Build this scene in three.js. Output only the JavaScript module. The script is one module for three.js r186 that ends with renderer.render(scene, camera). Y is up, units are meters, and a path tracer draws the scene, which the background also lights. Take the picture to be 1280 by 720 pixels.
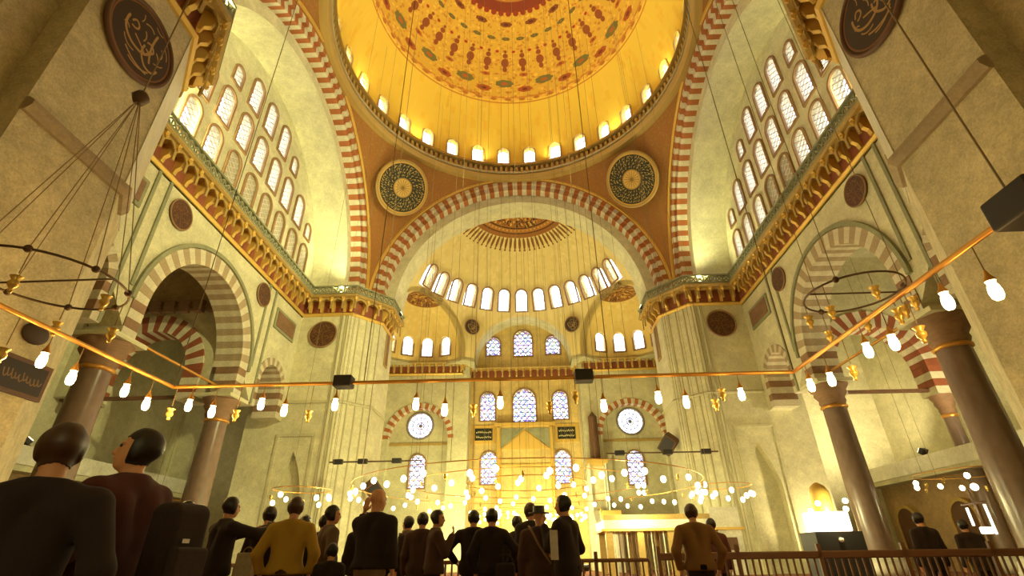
import * as THREE from 'three';
import { mergeGeometries, mergeVertices } from 'three/addons/utils/BufferGeometryUtils.js';
import { RoundedBoxGeometry } from 'three/addons/geometries/RoundedBoxGeometry.js';
import { Brush, Evaluator, SUBTRACTION } from 'three-bvh-csg';

// ---------------------------------------------------------------- camera, sky, exposure
const scene = new THREE.Scene();
const camera = new THREE.PerspectiveCamera(60.087, 16 / 9, 0.05, 400);
camera.position.set(0.675, 1.05, 23.54);
const D2R = Math.PI / 180;
camera.rotation.order = 'YXZ';
camera.rotation.set(28.453 * D2R, 1.9986 * D2R, -0.7741 * D2R);
scene.add(camera);
const SKY = [4.5, 4.55, 5.1];
scene.background = new THREE.Color().setRGB(...SKY);
const renderer = new THREE.WebGLRenderer({ antialias: true });
renderer.toneMapping = THREE.LinearToneMapping;
renderer.toneMappingExposure = 1.5;
renderer.shadowMap.enabled = true;
const WARM = [1, 0.94, 0.42], WARM2 = [1, 0.97, 0.46];

// ---------------------------------------------------------------- helpers
let seed = 12345;
const rnd = () => { seed = (seed * 1664525 + 1013904223) >>> 0; return seed / 4294967296; };
const C = (r, g, b) => new THREE.Color().setRGB(r, g, b);
const used = {};
function numbered(n) { const k = used[n] = (used[n] ?? -1) + 1; return k ? n + '_' + String(k).padStart(3, '0') : n; }
function mesh(name, geo, m, parent) {
  const o = new THREE.Mesh(geo, m); o.name = name; o.castShadow = o.receiveShadow = true; if (parent) parent.add(o); return o;
}
function grp(name, parent) { const g = new THREE.Group(); g.name = name; if (parent) parent.add(g); return g; }
function tag(o, label, category, group, kind) {
  o.userData.label = label; o.userData.category = category; if (group) o.userData.group = group; if (kind) o.userData.kind = kind; return o;
}
function thing(name, label, category, group) { const g = grp(numbered(name), scene); return tag(g, label, category, group); }
function struct(name, label, category, group) { const g = grp(numbered(name), scene); return tag(g, label, category, group, 'structure'); }
function structMesh(name, geo, m, label, category, group) { const o = mesh(numbered(name), geo, m, scene); return tag(o, label, category, group, 'structure'); }
function copy(o) { const base = o.name.replace(/_\d{3}$/, ''); const c = o.clone(); c.name = numbered(base); scene.add(c); c.userData = { ...o.userData }; return c; }
const M4 = () => new THREE.Matrix4();
function box(x0, x1, y0, y1, z0, z1) { const g = new THREE.BoxGeometry(x1 - x0, y1 - y0, z1 - z0); g.translate((x0 + x1) / 2, (y0 + y1) / 2, (z0 + z1) / 2); return g; }
// uv in metres by the dominant axis of each face
function boxUV(g0) {
  const g = g0.index ? g0.toNonIndexed() : g0; const p = g.attributes.position, uv = new Float32Array(p.count * 2);
  const a = new THREE.Vector3(), b = new THREE.Vector3(), c = new THREE.Vector3();
  for (let i = 0; i < p.count; i += 3) {
    a.fromBufferAttribute(p, i); b.fromBufferAttribute(p, i + 1); c.fromBufferAttribute(p, i + 2);
    const n = b.clone().sub(a).cross(c.clone().sub(a)); const ax = Math.abs(n.x), ay = Math.abs(n.y), az = Math.abs(n.z);
    for (let k = 0; k < 3; k++) {
      const v = [a, b, c][k]; let u, w;
      if (ax >= ay && ax >= az) { u = v.z; w = v.y; } else if (ay >= az) { u = v.x; w = v.z; } else { u = v.x; w = v.y; }
      uv[(i + k) * 2] = u; uv[(i + k) * 2 + 1] = w;
    }
  }
  g.setAttribute('uv', new THREE.BufferAttribute(uv, 2)); return g;
}
function merge(list) {
  const l = list.map(g => { const q = g.index ? g.toNonIndexed() : g; for (const k of Object.keys(q.attributes)) if (!['position', 'normal', 'uv'].includes(k)) q.deleteAttribute(k);
    if (!q.attributes.uv) q.setAttribute('uv', new THREE.BufferAttribute(new Float32Array(q.attributes.position.count * 2), 2));
    if (!q.attributes.normal) q.computeVertexNormals(); return q; });
  return mergeGeometries(l);
}
const UP = new THREE.Vector3(0, 1, 0);
function rod(a, b, r, seg = 6, r2) {
  const A = new THREE.Vector3(...a), B = new THREE.Vector3(...b), d = B.clone().sub(A), L = d.length();
  const g = new THREE.CylinderGeometry(r2 ?? r, r, L, seg); g.applyQuaternion(new THREE.Quaternion().setFromUnitVectors(UP, d.normalize()));
  g.translate((A.x + B.x) / 2, (A.y + B.y) / 2, (A.z + B.z) / 2); return g;
}
function lathe(pts, seg = 24, p0 = 0, pl = Math.PI * 2) { return new THREE.LatheGeometry(pts.map(p => new THREE.Vector2(p[0], p[1])), seg, p0, pl); }
function archShape(w, h, cx = 0, y0 = 0, S = THREE.Shape) {          // rectangle with a round top; h is the full height
  const s = new S(), r = w / 2; s.moveTo(cx - r, y0); s.lineTo(cx + r, y0); s.lineTo(cx + r, y0 + h - r);
  s.absarc(cx, y0 + h - r, r, 0, Math.PI, false); s.lineTo(cx - r, y0); return s;
}
function extr(s, d, curve = 10, bevel = 0) {
  return new THREE.ExtrudeGeometry(s, { depth: d, curveSegments: curve, bevelEnabled: bevel > 0, bevelSize: bevel, bevelThickness: bevel, bevelSegments: 1 });
}
// a profile [[out, y]...] (closed) carried along a plan path [[x, z]...] with mitred corners; side +1 / -1 picks the normal
function offsetPath(pts, side) {
  const n = pts.length, N = [];
  for (let i = 0; i < n - 1; i++) { const dx = pts[i + 1][0] - pts[i][0], dz = pts[i + 1][1] - pts[i][1], L = Math.hypot(dx, dz); N.push([-dz / L * side, dx / L * side]); }
  return pts.map((p, i) => { const a = N[Math.max(0, i - 1)], b = N[Math.min(n - 2, i)]; let mx = a[0] + b[0], mz = a[1] + b[1]; const k = 2 / (mx * mx + mz * mz); return [mx * k, mz * k]; });
}
function sweep(profile, pts, side) {
  const off = offsetPath(pts, side), pos = [], m = profile.length;
  const P = (i, j) => [pts[i][0] + off[i][0] * profile[j][0], profile[j][1], pts[i][1] + off[i][1] * profile[j][0]];
  const quad = (a, b, c, d) => side > 0 ? pos.push(...a, ...b, ...c, ...a, ...c, ...d) : pos.push(...a, ...c, ...b, ...a, ...d, ...c);
  for (let i = 0; i < pts.length - 1; i++) for (let j = 0; j < m; j++) { const k = (j + 1) % m; quad(P(i, j), P(i, k), P(i + 1, k), P(i + 1, j)); }
  for (const i of [0, pts.length - 1]) for (let j = 1; j < m - 1; j++) pos.push(...P(i, 0), ...P(i, j), ...P(i, j + 1));
  const g = new THREE.BufferGeometry(); g.setAttribute('position', new THREE.Float32BufferAttribute(pos, 3)); g.computeVertexNormals(); return boxUV(g);
}

// ---------------------------------------------------------------- textures and materials
function noiseField(N, layers, sd = 7) {
  seed = sd; const f = new Float32Array(N * N);
  for (const [cells, amp] of layers) {
    const v = Array.from({ length: cells * cells }, rnd);
    for (let y = 0; y < N; y++) for (let x = 0; x < N; x++) {
      const fx = x / N * cells, fy = y / N * cells, ix = fx | 0, iy = fy | 0; let tx = fx - ix, ty = fy - iy; tx = tx * tx * (3 - 2 * tx); ty = ty * ty * (3 - 2 * ty);
      const i1 = (ix + 1) % cells, j1 = (iy + 1) % cells;
      f[y * N + x] += amp * ((v[iy * cells + ix] * (1 - tx) + v[iy * cells + i1] * tx) * (1 - ty) + (v[j1 * cells + ix] * (1 - tx) + v[j1 * cells + i1] * tx) * ty - 0.5);
    }
  }
  return f;
}
function noiseTex(N, layers, lo, hi, rep, sd) {                     // grey map, sRGB, tinted by the material colour
  const f = noiseField(N, layers, sd), d = new Uint8Array(N * N * 4);
  for (let i = 0; i < N * N; i++) { const t = Math.min(1, Math.max(0, f[i] + 0.5)), v = lo + (hi - lo) * t; d[i * 4] = d[i * 4 + 1] = d[i * 4 + 2] = v; d[i * 4 + 3] = 255; }
  const t = new THREE.DataTexture(d, N, N); t.colorSpace = THREE.SRGBColorSpace; t.wrapS = t.wrapT = THREE.RepeatWrapping; t.magFilter = THREE.LinearFilter; t.minFilter = THREE.LinearMipmapLinearFilter; t.generateMipmaps = true;
  t.repeat.set(rep, rep); t.needsUpdate = true; return t;
}
const stoneT = noiseTex(512, [[5, .35], [16, .3], [60, .25], [200, .35]], 190, 255, 1 / 6, 3);
const roughT = noiseTex(512, [[6, .4], [22, .4], [90, .4], [256, .5]], 196, 255, 1 / 5, 9);
const weaveT = noiseTex(256, [[8, .3], [64, .4], [128, .6]], 150, 255, 3, 5);
function M(r, g, b, o = {}) { return new THREE.MeshStandardMaterial({ color: C(r, g, b), roughness: 0.75, ...o }); }
const mat = {
  stone: M(.78, .73, .46, { map: stoneT }), stone2: M(.70, .65, .40, { map: stoneT }), pier: M(.70, .60, .36, { map: roughT, roughness: .85 }),
  plaster: M(.82, .78, .52, { map: stoneT, roughness: .9 }), band: M(.36, .20, .09, { map: stoneT }),
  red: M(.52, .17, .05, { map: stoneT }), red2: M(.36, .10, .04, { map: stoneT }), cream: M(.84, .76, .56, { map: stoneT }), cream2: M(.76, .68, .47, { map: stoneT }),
  brown: M(.28, .15, .075, { map: stoneT }), brown2: M(.34, .19, .10, { map: stoneT }),
  gold: M(.72, .47, .11, { roughness: .45, metalness: .35 }), goldDull: M(.55, .36, .10, { map: stoneT, roughness: .6 }), 
  tanStripe: M(.48, .36, .21, { map: stoneT }), green: M(.33, .33, .19, { map: stoneT }), porph: M(.27, .18, .13, { map: stoneT, roughness: .25 }),
  iron: M(.10, .06, .035, { roughness: .5, metalness: .5 }), brass: M(.60, .30, .06, { roughness: .4, metalness: .6 }), wire: M(.22, .15, .07, { roughness: .6 }),
  black: M(.018, .013, .012, { roughness: .6 }), dark: M(.05, .03, .02), carpet: M(.34, .10, .035, { map: weaveT, roughness: 1 }),
  vault: M(.52, .36, .17, { map: roughT, roughness: .9 }), wood: M(.16, .07, .03, { map: roughT, roughness: .55 }), aisle: M(.66, .62, .47, { map: roughT }),
  blind: M(.74, .66, .44, { map: stoneT }), lead: M(.72, .68, .66), leadDark: M(.22, .19, .16),
  marble: M(.86, .82, .66, { map: stoneT, roughness: .35 }),
};
const glass = new THREE.MeshPhysicalMaterial({ color: C(.97, .97, 1), transmission: 1, thickness: 0, roughness: .05 });
function canvasTex(w, h, draw) {
  const c = document.createElement('canvas'); c.width = w; c.height = h; draw(c.getContext('2d'), w, h);
  const t = new THREE.CanvasTexture(c); t.colorSpace = THREE.SRGBColorSpace; t.wrapS = t.wrapT = THREE.RepeatWrapping; return t;
}

// ---------------------------------------------------------------- main dimensions
const ZC = -0.5, HS = 20.2, RIN = 10.95, ROUT = 12.75, AX = 13.1;    // dome axis, springing height, arch radii, arch planes
const TYW = 17.05;                                                   // plane of the side walls
const E = new Evaluator(); E.useGroups = false; E.attributes = ['position', 'normal', 'uv'];
function brush(g) { for (const k of Object.keys(g.attributes)) if (!['position', 'normal', 'uv'].includes(k)) g.deleteAttribute(k); const b = new Brush(g); b.updateMatrixWorld(); return b; }
function cut(g, list) { let r = brush(g); for (const c of list) r = E.evaluate(r, brush(c), SUBTRACTION); return r.geometry; }
function closedLathe(profile, seg) {                                  // closed profile, turned so that its faces look outwards
  let a = 0; profile.forEach((p, i) => { const q = profile[(i + 1) % profile.length]; a += p[0] * q[1] - q[0] * p[1]; });
  const l = a < 0 ? [...profile].reverse() : profile; return lathe([...l, l[0]], seg);
}

// floor
structMesh('floor', boxUV(box(-29, 29, -.4, 0, -30, 33)), mat.carpet, 'red orange carpet covering the hall floor', 'floor');

// ---------------------------------------------------------------- window units
function inShape(x, y, w, h) { const r = w / 2; if (y < 0 || Math.abs(x) > r) return false; return y <= h - r || x * x + (y - h + r) ** 2 <= r * r; }
function latticeGeo(w, h, sp, bar, dep, angs) {
  const out = []; const L = Math.hypot(w, h);
  for (const a of angs) {
    const dx = Math.cos(a), dy = Math.sin(a), nx = -dy, ny = dx;
    for (let o = -L; o <= L; o += sp) {
      let s0 = null, s1 = null;
      for (let s = -L; s <= L; s += .03) { const x = nx * o + dx * s, y = h / 2 + ny * o + dy * s; if (inShape(x, y, w, h)) { if (s0 === null) s0 = s; s1 = s; } }
      if (s0 !== null && s1 - s0 > .08) {
        const g = new THREE.BoxGeometry(s1 - s0, bar, dep); g.rotateZ(a); const sm = (s0 + s1) / 2; g.translate(nx * o + dx * sm, h / 2 + ny * o + dy * sm, 0); out.push(g);
      }
    }
  }
  return merge(out);
}
let winN = 0;
const unitCache = {};
function windowUnit(kind, w, h) {                                    // local: centre of the sill at the origin, looking along +z
  const key = kind + w + 'x' + h;
  if (!unitCache[key]) {
    const fr = archShape(w + .3, h + .28, 0, -.14); fr.holes.push(archShape(w, h, 0, 0, THREE.Path));
    const u = { frame: extr(fr, .12), pane: extr(archShape(w - .02, h - .02, 0, .01), .01) };
    if (kind === 'hex') u.lat = latticeGeo(w, h, .32, .045, .05, [.55, -.55]);
    else if (kind === 'plain') u.lat = latticeGeo(w, h, .55, .03, .05, [Math.PI / 2, 0]);
    else u.lat = latticeGeo(w, h, .42, .075, .06, [.8, -.8, 0]);
    unitCache[key] = u;
  }
  return unitCache[key];
}
function addWindow(kind, w, h, pos, quat, label, group, paneMat = glass, frameMat = mat.band, latMat = mat.lead) {
  const u = windowUnit(kind, w, h), g = grp('window_' + (++winN), scene); tag(g, label, 'window', group, 'structure');
  g.position.set(...pos); if (quat) g.quaternion.copy(quat);
  mesh('frame', u.frame, frameMat, g).position.z = -.01;
  mesh('pane', u.pane, paneMat, g).position.z = -.14;
  mesh('lattice', u.lat, latMat, g).position.z = -.09;
  return g;
}
const qY = a => new THREE.Quaternion().setFromAxisAngle(UP, a);

// ---------------------------------------------------------------- great dome
{
  const R = 13.0, T = .6, HC = 35, prof = [[R, 32.9], [R, 34], [R, 35]];
  for (let i = 1; i <= 22; i++) { const a = i / 22 * Math.PI / 2; prof.push([Math.max(.001, R * Math.cos(a)), HC + R * Math.sin(a)]); }
  for (let i = 22; i >= 0; i--) { const a = i / 22 * Math.PI / 2; prof.push([Math.max(.001, (R + T) * Math.cos(a)), HC + (R + T) * Math.sin(a)]); }
  prof.push([R + T, 32.9]);
  const cuts = [], NW = 32, ww = 1.05, wh = 2.35, wy = 34.55, spots = [];
  for (let i = 0; i < NW; i++) {
    const a = (i + .5) / NW * Math.PI * 2; const g = extr(archShape(ww, wh, 0, 0), 3.2); g.translate(0, 0, -1.6 - .4); g.rotateY(a);   // local +z turned to face the axis
    g.translate(-Math.sin(a) * R, wy, -Math.cos(a) * R); cuts.push(g); spots.push(a);
  }
  let g = cut(closedLathe(prof, 96), cuts); g.translate(0, 0, ZC);
  // polar uv for the painting: u round the axis, v = elevation
  const q = g.index ? g.toNonIndexed() : g, p = q.attributes.position, uv = new Float32Array(p.count * 2);
  for (let i = 0; i < p.count; i += 3) {
    const us = []; for (let k = 0; k < 3; k++) { us.push(Math.atan2(p.getX(i + k), -(p.getZ(i + k) - ZC)) / (2 * Math.PI) + .5); }
    if (Math.max(...us) - Math.min(...us) > .5) for (let k = 0; k < 3; k++) if (us[k] < .5) us[k] += 1;
    for (let k = 0; k < 3; k++) { const r = Math.hypot(p.getX(i + k), p.getZ(i + k) - ZC); uv[(i + k) * 2] = us[k]; uv[(i + k) * 2 + 1] = Math.max(0, Math.atan2(p.getY(i + k) - HC, r)) / (Math.PI / 2); }
  }
  q.setAttribute('uv', new THREE.BufferAttribute(uv, 2));
  const domeT = canvasTex(2048, 1024, (c, W, H) => {
    const Y = e => H * (1 - e / 90); seed = 77;
    c.fillStyle = '#dcb945'; c.fillRect(0, 0, W, H);
    for (let i = 0; i < 1400; i++) { c.fillStyle = ['rgba(214,158,40,.25)', 'rgba(236,196,84,.22)', 'rgba(200,140,34,.18)'][i % 3]; const x = rnd() * W, y = rnd() * H; c.fillRect(x, y, 4 + rnd() * 10, 20 + rnd() * 60); }
    c.fillStyle = '#c89c36'; c.fillRect(0, Y(66), W, Y(31) - Y(66)); c.fillStyle = '#b9782a'; c.fillRect(0, Y(32.5), W, 8); c.fillRect(0, Y(30), W, 6);
    for (let i = 0; i < 4200; i++) { const x = rnd() * W, e = 30 + rnd() * 36; c.fillStyle = ['rgba(176,100,30,.5)', 'rgba(222,170,70,.5)', 'rgba(150,80,28,.4)', 'rgba(236,190,90,.45)'][i & 3]; c.beginPath(); c.ellipse(x, Y(e), 2 + rnd() * 5, 2 + rnd() * 5, rnd() * 3, 0, 7); c.fill(); }
    for (let i = 0; i < 96; i++) { const x = i / 96 * W; c.fillStyle = i & 1 ? '#a8662a' : '#d8a54a'; c.beginPath(); c.ellipse(x, Y(31.3), 9, 7, 0, 0, 7); c.fill(); }
    const motif = (x, e, s, col, col2) => { c.fillStyle = col; for (let k = 0; k < 7; k++) { const a = k / 7 * 6.283; c.beginPath(); c.ellipse(x + Math.cos(a) * 11 * s / Math.cos(e * D2R), Y(e) + Math.sin(a) * 9 * s, 8 * s / Math.cos(e * D2R), 6 * s, 0, 0, 7); c.fill(); } c.fillStyle = col2; c.beginPath(); c.ellipse(x, Y(e), 7 * s / Math.cos(e * D2R), 6 * s, 0, 0, 7); c.fill(); };
    const spear = (x, e, s) => { c.fillStyle = '#85421c'; const k = 1 / Math.cos(e * D2R); for (const [o, w, h] of [[0, 7, 15], [-24, 5, 8], [22, 4, 9], [-38, 3, 5]]) { c.beginPath(); c.ellipse(x, Y(e) + o * s, w * s * k, h * s, 0, 0, 7); c.fill(); } };
    const n = 32;
    for (let i = 0; i < n; i++) {
      const x = (i + .5) / n * W;
      if (i & 1) motif(x, 38, 1.25, '#6d6334', '#a4581f'); else motif(x, 35.5, 1.0, '#9a4a1c', '#6a2a12');
      if (!(i & 1)) motif(x, 41.5, .6, '#a85a22', '#7c3413');
      spear(x, 46.5, 1.35);
      c.fillStyle = '#9c2d14'; c.beginPath(); c.ellipse((i + 1) / n * W, Y(51), 7, 6, 0, 0, 7); c.fill();
      motif((i + .5) / n * W, 56, .55, '#5d5a30', '#8b5a20');
      if (i & 1) motif(x, 61.5, .8, '#7a3a18', '#4e2410');
    }
    c.fillStyle = '#7d2f16'; c.fillRect(0, Y(70), W, Y(66) - Y(70)); for (let i = 0; i < 48; i++) { c.fillStyle = '#8c2f16'; c.beginPath(); c.ellipse((i + .5) / 48 * W, Y(65.6), 16, 12, 0, 0, 7); c.fill(); }
    c.fillStyle = '#a8701f'; c.fillRect(0, 0, W, Y(70)); for (let i = 0; i < 900; i++) { c.fillStyle = ['#7d3a16', '#d4a648', '#5b5a2c'][i % 3]; c.fillRect(rnd() * W, Y(71 + rnd() * 19), 18, 6); }
  });
  const d = structMesh('great_dome', q, new THREE.MeshStandardMaterial({ map: domeT, roughness: .8 }), 'great golden dome painted with rings of flowers above the hall', 'dome');
  for (const a of spots) {
    addWindow('plain', ww, wh, [-Math.sin(a) * (R - .02), wy, ZC - Math.cos(a) * (R - .02)], qY(a), 'small arched window in the ring round the base of the golden dome', 'dome base windows', glass, mat.goldDull);
  }
  // ring cornice
  const ring = struct('dome_cornice', 'gilded ring cornice under the windows of the great dome', 'cornice');
  ring.position.set(0, 0, ZC);
  mesh('ring_ledge', closedLathe([[12.3, 34.2], [13.3, 34.2], [13.3, 34.5], [12.35, 34.45]], 96), mat.goldDull, ring);
  mesh('ring_frieze', closedLathe([[12.75, 33.55], [13.6, 33.55], [13.6, 34.2], [12.75, 34.2]], 96), mat.brown2, ring);
  mesh('ring_moulding', closedLathe([[12.42, 33.3], [13.6, 33.3], [13.6, 33.55], [12.5, 33.55]], 96), mat.cream2, ring);
  mesh('ring_groove', closedLathe([[12.7, 33.18], [13.7, 33.18], [13.7, 33.3], [12.7, 33.3]], 96), mat.brown, ring);
  mesh('ring_moulding', closedLathe([[12.72, 32.72], [13.7, 32.72], [13.7, 33.18], [12.5, 33.18], [12.5, 33.05]], 96), mat.goldDull, ring);
  const dent = []; for (let i = 0; i < 160; i++) { const a = i / 160 * 6.28319; const b = new THREE.BoxGeometry(.24, .5, .4); b.translate(0, 33.75, -12.66); b.rotateY(a); dent.push(b); }
  mesh('dentil_row', merge(dent), mat.goldDull, ring).userData.kind = 'stuff';
}

// ---------------------------------------------------------------- arches with separate voussoirs
function sectorGeo(r0, r1, a, d0, d1) {                              // one wedge block, centred on angle 0 (up), from depth d0 to d1
  const s = new THREE.Shape(), n = 2; for (let i = 0; i <= n; i++) { const t = -a / 2 + a * i / n; s[i ? 'lineTo' : 'moveTo'](Math.sin(t) * r1, Math.cos(t) * r1); }
  for (let i = n; i >= 0; i--) { const t = -a / 2 + a * i / n; s.lineTo(Math.sin(t) * r0, Math.cos(t) * r0); }
  const g = new THREE.ExtrudeGeometry(s, { depth: d1 - d0, bevelEnabled: false }); g.translate(0, 0, d0); return boxUV(g);
}
function ringOf(parent, r0, r1, d0, d1, n, mats, gap = .012, span = Math.PI, piece = 'voussoir') {
  const a = span / n, g = sectorGeo(r0, r1, a - gap / r1, d0, d1);
  for (let i = 0; i < n; i++) { const v = mesh(piece, g, mats[i % mats.length], parent); v.rotation.z = span / 2 - (i + .5) * a; }
}
function halfRing(r0, r1, d0, d1, seg = 64, span = Math.PI) {
  const s = new THREE.Shape(); s.absarc(0, 0, r1, Math.PI / 2 - span / 2, Math.PI / 2 + span / 2, false); s.absarc(0, 0, r0, Math.PI / 2 + span / 2, Math.PI / 2 - span / 2, true);
  const g = new THREE.ExtrudeGeometry(s, { depth: d1 - d0, bevelEnabled: false, curveSegments: seg }); g.translate(0, 0, d0); return boxUV(g);
}
function bigArch(name, label, pos, rotY, rear) {
  const A = struct(name, label, 'arch'); A.position.set(...pos); A.rotation.y = rotY;
  mesh('arch_core', halfRing(RIN, ROUT + .7, -4.1, -1.12), mat.plaster, A);
  mesh('outer_moulding', halfRing(ROUT - .02, ROUT + .30, -.55, .22), mat.gold, A);
  mesh('backing_ring', halfRing(RIN + 1.3, ROUT + .65, -1.12, -.5), mat.goldDull, A);
  if (!rear) {
    ringOf(A, RIN + 1.32, ROUT, -.6, 0, 84, [mat.red, mat.cream]);
    ringOf(A, RIN + .85, RIN + 1.31, -1.14, -.28, 84, [mat.red, mat.cream]);
  }
  return A;
}
bigArch('great_arch', 'great red and white striped arch in front of the half dome above the prayer niche', [0, HS, ZC - AX], 0);
bigArch('great_arch', 'great red and white striped arch over the left wall of lattice windows', [-AX, HS, ZC], Math.PI / 2);
bigArch('great_arch', 'great red and white striped arch over the right wall of lattice windows', [AX, HS, ZC], -Math.PI / 2);
bigArch('great_arch', 'plain great arch on the entrance side of the dome', [0, HS, ZC + AX], Math.PI, true);

// pendentives
{
  const pm = new THREE.MeshStandardMaterial({ roughness: .85, map: canvasTex(512, 512, (c, W, H) => {
    seed = 31; c.fillStyle = '#96672f'; c.fillRect(0, 0, W, H); for (let i = 0; i < 1500; i++) { c.fillStyle = ['rgba(150,84,34,.45)', 'rgba(200,146,74,.4)', 'rgba(120,100,50,.35)', 'rgba(170,70,34,.35)'][i & 3]; c.beginPath(); c.ellipse(rnd() * W, rnd() * H, 2 + rnd() * 7, 2 + rnd() * 5, rnd() * 3, 0, 7); c.fill(); }
  }) });
  const roundT = canvasTex(512, 512, (c, W) => {
    seed = 5; const h = W / 2; c.fillStyle = '#7a6c34'; c.fillRect(0, 0, W, W); c.fillStyle = '#c59a44'; c.beginPath(); c.arc(h, h, h * .97, 0, 7); c.fill(); c.fillStyle = '#2b2a17'; c.beginPath(); c.arc(h, h, h * .92, 0, 7); c.fill();
    for (const [q, n] of [[.48, 26], [.60, 34], [.72, 42], [.84, 50]]) for (let k = 0; k < n; k++) { const a = (k + rnd() * .5) / n * 6.283, R = h * q; c.strokeStyle = ['#b89a50', '#a08a48', '#c8ac62'][k % 3]; c.lineWidth = 5; c.beginPath(); c.moveTo(h + Math.cos(a) * (R - 13), h + Math.sin(a) * (R - 13)); const b = a + (rnd() - .5) * .3; c.quadraticCurveTo(h + Math.cos(b) * R, h + Math.sin(b) * R, h + Math.cos(a + .06) * (R + 15 * rnd()), h + Math.sin(a + .06) * (R + 15 * rnd())); c.stroke(); if (k % 3 === 0) { c.fillStyle = '#b89a50'; c.beginPath(); c.arc(h + Math.cos(a + .08) * R, h + Math.sin(a + .08) * R, 5, 0, 7); c.fill(); } }
    c.fillStyle = '#a07e38'; c.beginPath(); c.arc(h, h, h * .38, 0, 7); c.fill(); c.fillStyle = '#c7a254'; c.beginPath(); c.arc(h, h, h * .33, 0, 7); c.fill();
    for (let k = 0; k < 16; k++) { const a = k / 16 * 6.283; c.strokeStyle = '#7d6128'; c.lineWidth = 5; c.beginPath(); c.moveTo(h, h); c.lineTo(h + Math.cos(a) * h * .3, h + Math.sin(a) * h * .3); c.stroke(); }
  });
  const rm = new THREE.MeshStandardMaterial({ map: roundT, roughness: .7 });
  const names = [['far left', -1, -1], ['far right', 1, -1], ['near left', -1, 1], ['near right', 1, 1]];
  for (const [nm, sx, sz] of names) {
    const pos = [], uv = [], nu = 24, nv = 28, r = ROUT - .15, P = [];
    for (let j = 0; j <= nv; j++) {
      const y = r * Math.sin(j / nv * Math.PI / 2), s = Math.sqrt(Math.max(0, r * r - y * y)), row = [];
      const aL = Math.atan2(s, AX), rL = Math.hypot(AX, s), aR = Math.PI / 2 - aL;   // from the x axis to the z axis
      for (let i = 0; i <= nu; i++) { const t = i / nu, a = aL + (aR - aL) * t, bulge = 1; const rr = rL * bulge + .06; row.push([sx * rr * Math.cos(a), HS + y + (j === nv ? .3 : 0), ZC + sz * rr * Math.sin(a), t, j / nv]); }
      P.push(row);
    }
    const tri = (...v) => v.forEach(q => { pos.push(q[0], q[1], q[2]); uv.push(q[3] * 3, q[4] * 3); });
    for (let j = 0; j < nv; j++) for (let i = 0; i < nu; i++) { tri(P[j][i], P[j][i + 1], P[j + 1][i + 1]); tri(P[j][i], P[j + 1][i + 1], P[j + 1][i]); }
    let g = new THREE.BufferGeometry(); g.setAttribute('position', new THREE.Float32BufferAttribute(pos, 3)); g.setAttribute('uv', new THREE.Float32BufferAttribute(uv, 2)); g = mergeVertices(g); g.computeVertexNormals();
    structMesh('pendentive', g, pm, sz < 0 ? `ochre painted pendentive above the ${sx < 0 ? 'left' : 'right'} pier beside the prayer niche` : `ochre painted pendentive above the ${sx < 0 ? 'left' : 'right'} pier on the entrance side`, 'pendentive');
    if (sz < 0) {
      const D = thing('calligraphy_roundel', `green and gold openwork roundel painted on the ${sx < 0 ? 'left' : 'right'} pendentive below the dome`, 'roundel');
      const disc = new THREE.CylinderGeometry(2.3, 2.3, .16, 48); disc.rotateX(Math.PI / 2); disc.rotateZ(.3);
      D.position.set(sx * 10.05, 29.85, ZC + sz * 9.95); D.lookAt(0, 20.5, ZC); mesh('painted_disc', disc, [M(.3, .25, .1), rm, rm], D);
      const rim = new THREE.TorusGeometry(2.33, .13, 8, 64); mesh('rim', rim, mat.goldDull, D);
    }
  }
}

// ---------------------------------------------------------------- tympanum walls with lattice windows
{
  const W1 = .0;
  const rows = [[20.75, 1.15, 2.45, [7.3, 5.25, 3.2, 1.1, -.95, -3, -5.05, -7.15, -9.2].map(z => z)], [23.9, 1.15, 2.5, [5.25, 3.2, 1.1, -.95, -3, -5.05, -7.15]], [27.2, 1.1, 2.5, [1.05, -1, -3.1]], [27.2, .8, 1.35, [3.1, -5.1]], [23.9, .8, 1.25, [-9.15, 7.2]]];
  for (const sx of [-1, 1]) {
    const sh = new THREE.Shape(); sh.absarc(0, 0, ROUT + .3, 0, Math.PI, false); sh.lineTo(-ROUT - .3, -2.4); sh.lineTo(ROUT + .3, -2.4);
    const side = sx < 0 ? 'left' : 'right';
    const spots = [];
    for (const [y, w, h, zs] of rows) for (const z of zs) { if (y > 23 && Math.hypot(z - ZC, y + h - HS) > RIN + .25) continue; const u = sx < 0 ? -(z - ZC) : (z - ZC); sh.holes.push(archShape(w, h, sx < 0 ? -u : u, y - HS, THREE.Path)); spots.push([y, w, h, z]); }
    // wall lies in a plane of constant x; local x is +z for both sides
    const g = extr(sh, .7, 12);                                       // local x = z - ZC
    const m4 = M4().makeBasis(new THREE.Vector3(0, 0, 1), UP, new THREE.Vector3(-1, 0, 0)); g.applyMatrix4(m4);  // extrudes towards -x
    g.translate(sx < 0 ? -TYW : TYW + .7, HS, ZC);
    structMesh('tympanum_wall', boxUV(g), mat.plaster, `tall ${side} tympanum wall pierced by rows of lattice windows under the striped arch`, 'wall');
    for (const [y, w, h, z] of spots) {
      const blind = sx < 0 ? (y < 22 && z < 2.5 && z > -10) : (y < 22 && z < .5 && z > -3.5);
      addWindow('hex', w, h, [sx * (TYW - .0), y, z], qY(sx < 0 ? Math.PI / 2 : -Math.PI / 2), blind ? `blind plaster lattice window in the bottom row of the ${side} tympanum` : w < .9 ? `small arched lattice window at the row ends of the ${side} tympanum` : `tall arched white lattice window of the ${side} tympanum`, (blind ? 'blind ' : w < .9 ? 'small ' : 'tall ') + side + ' tympanum windows', blind ? mat.blind : glass);
    }
  }
}

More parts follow.
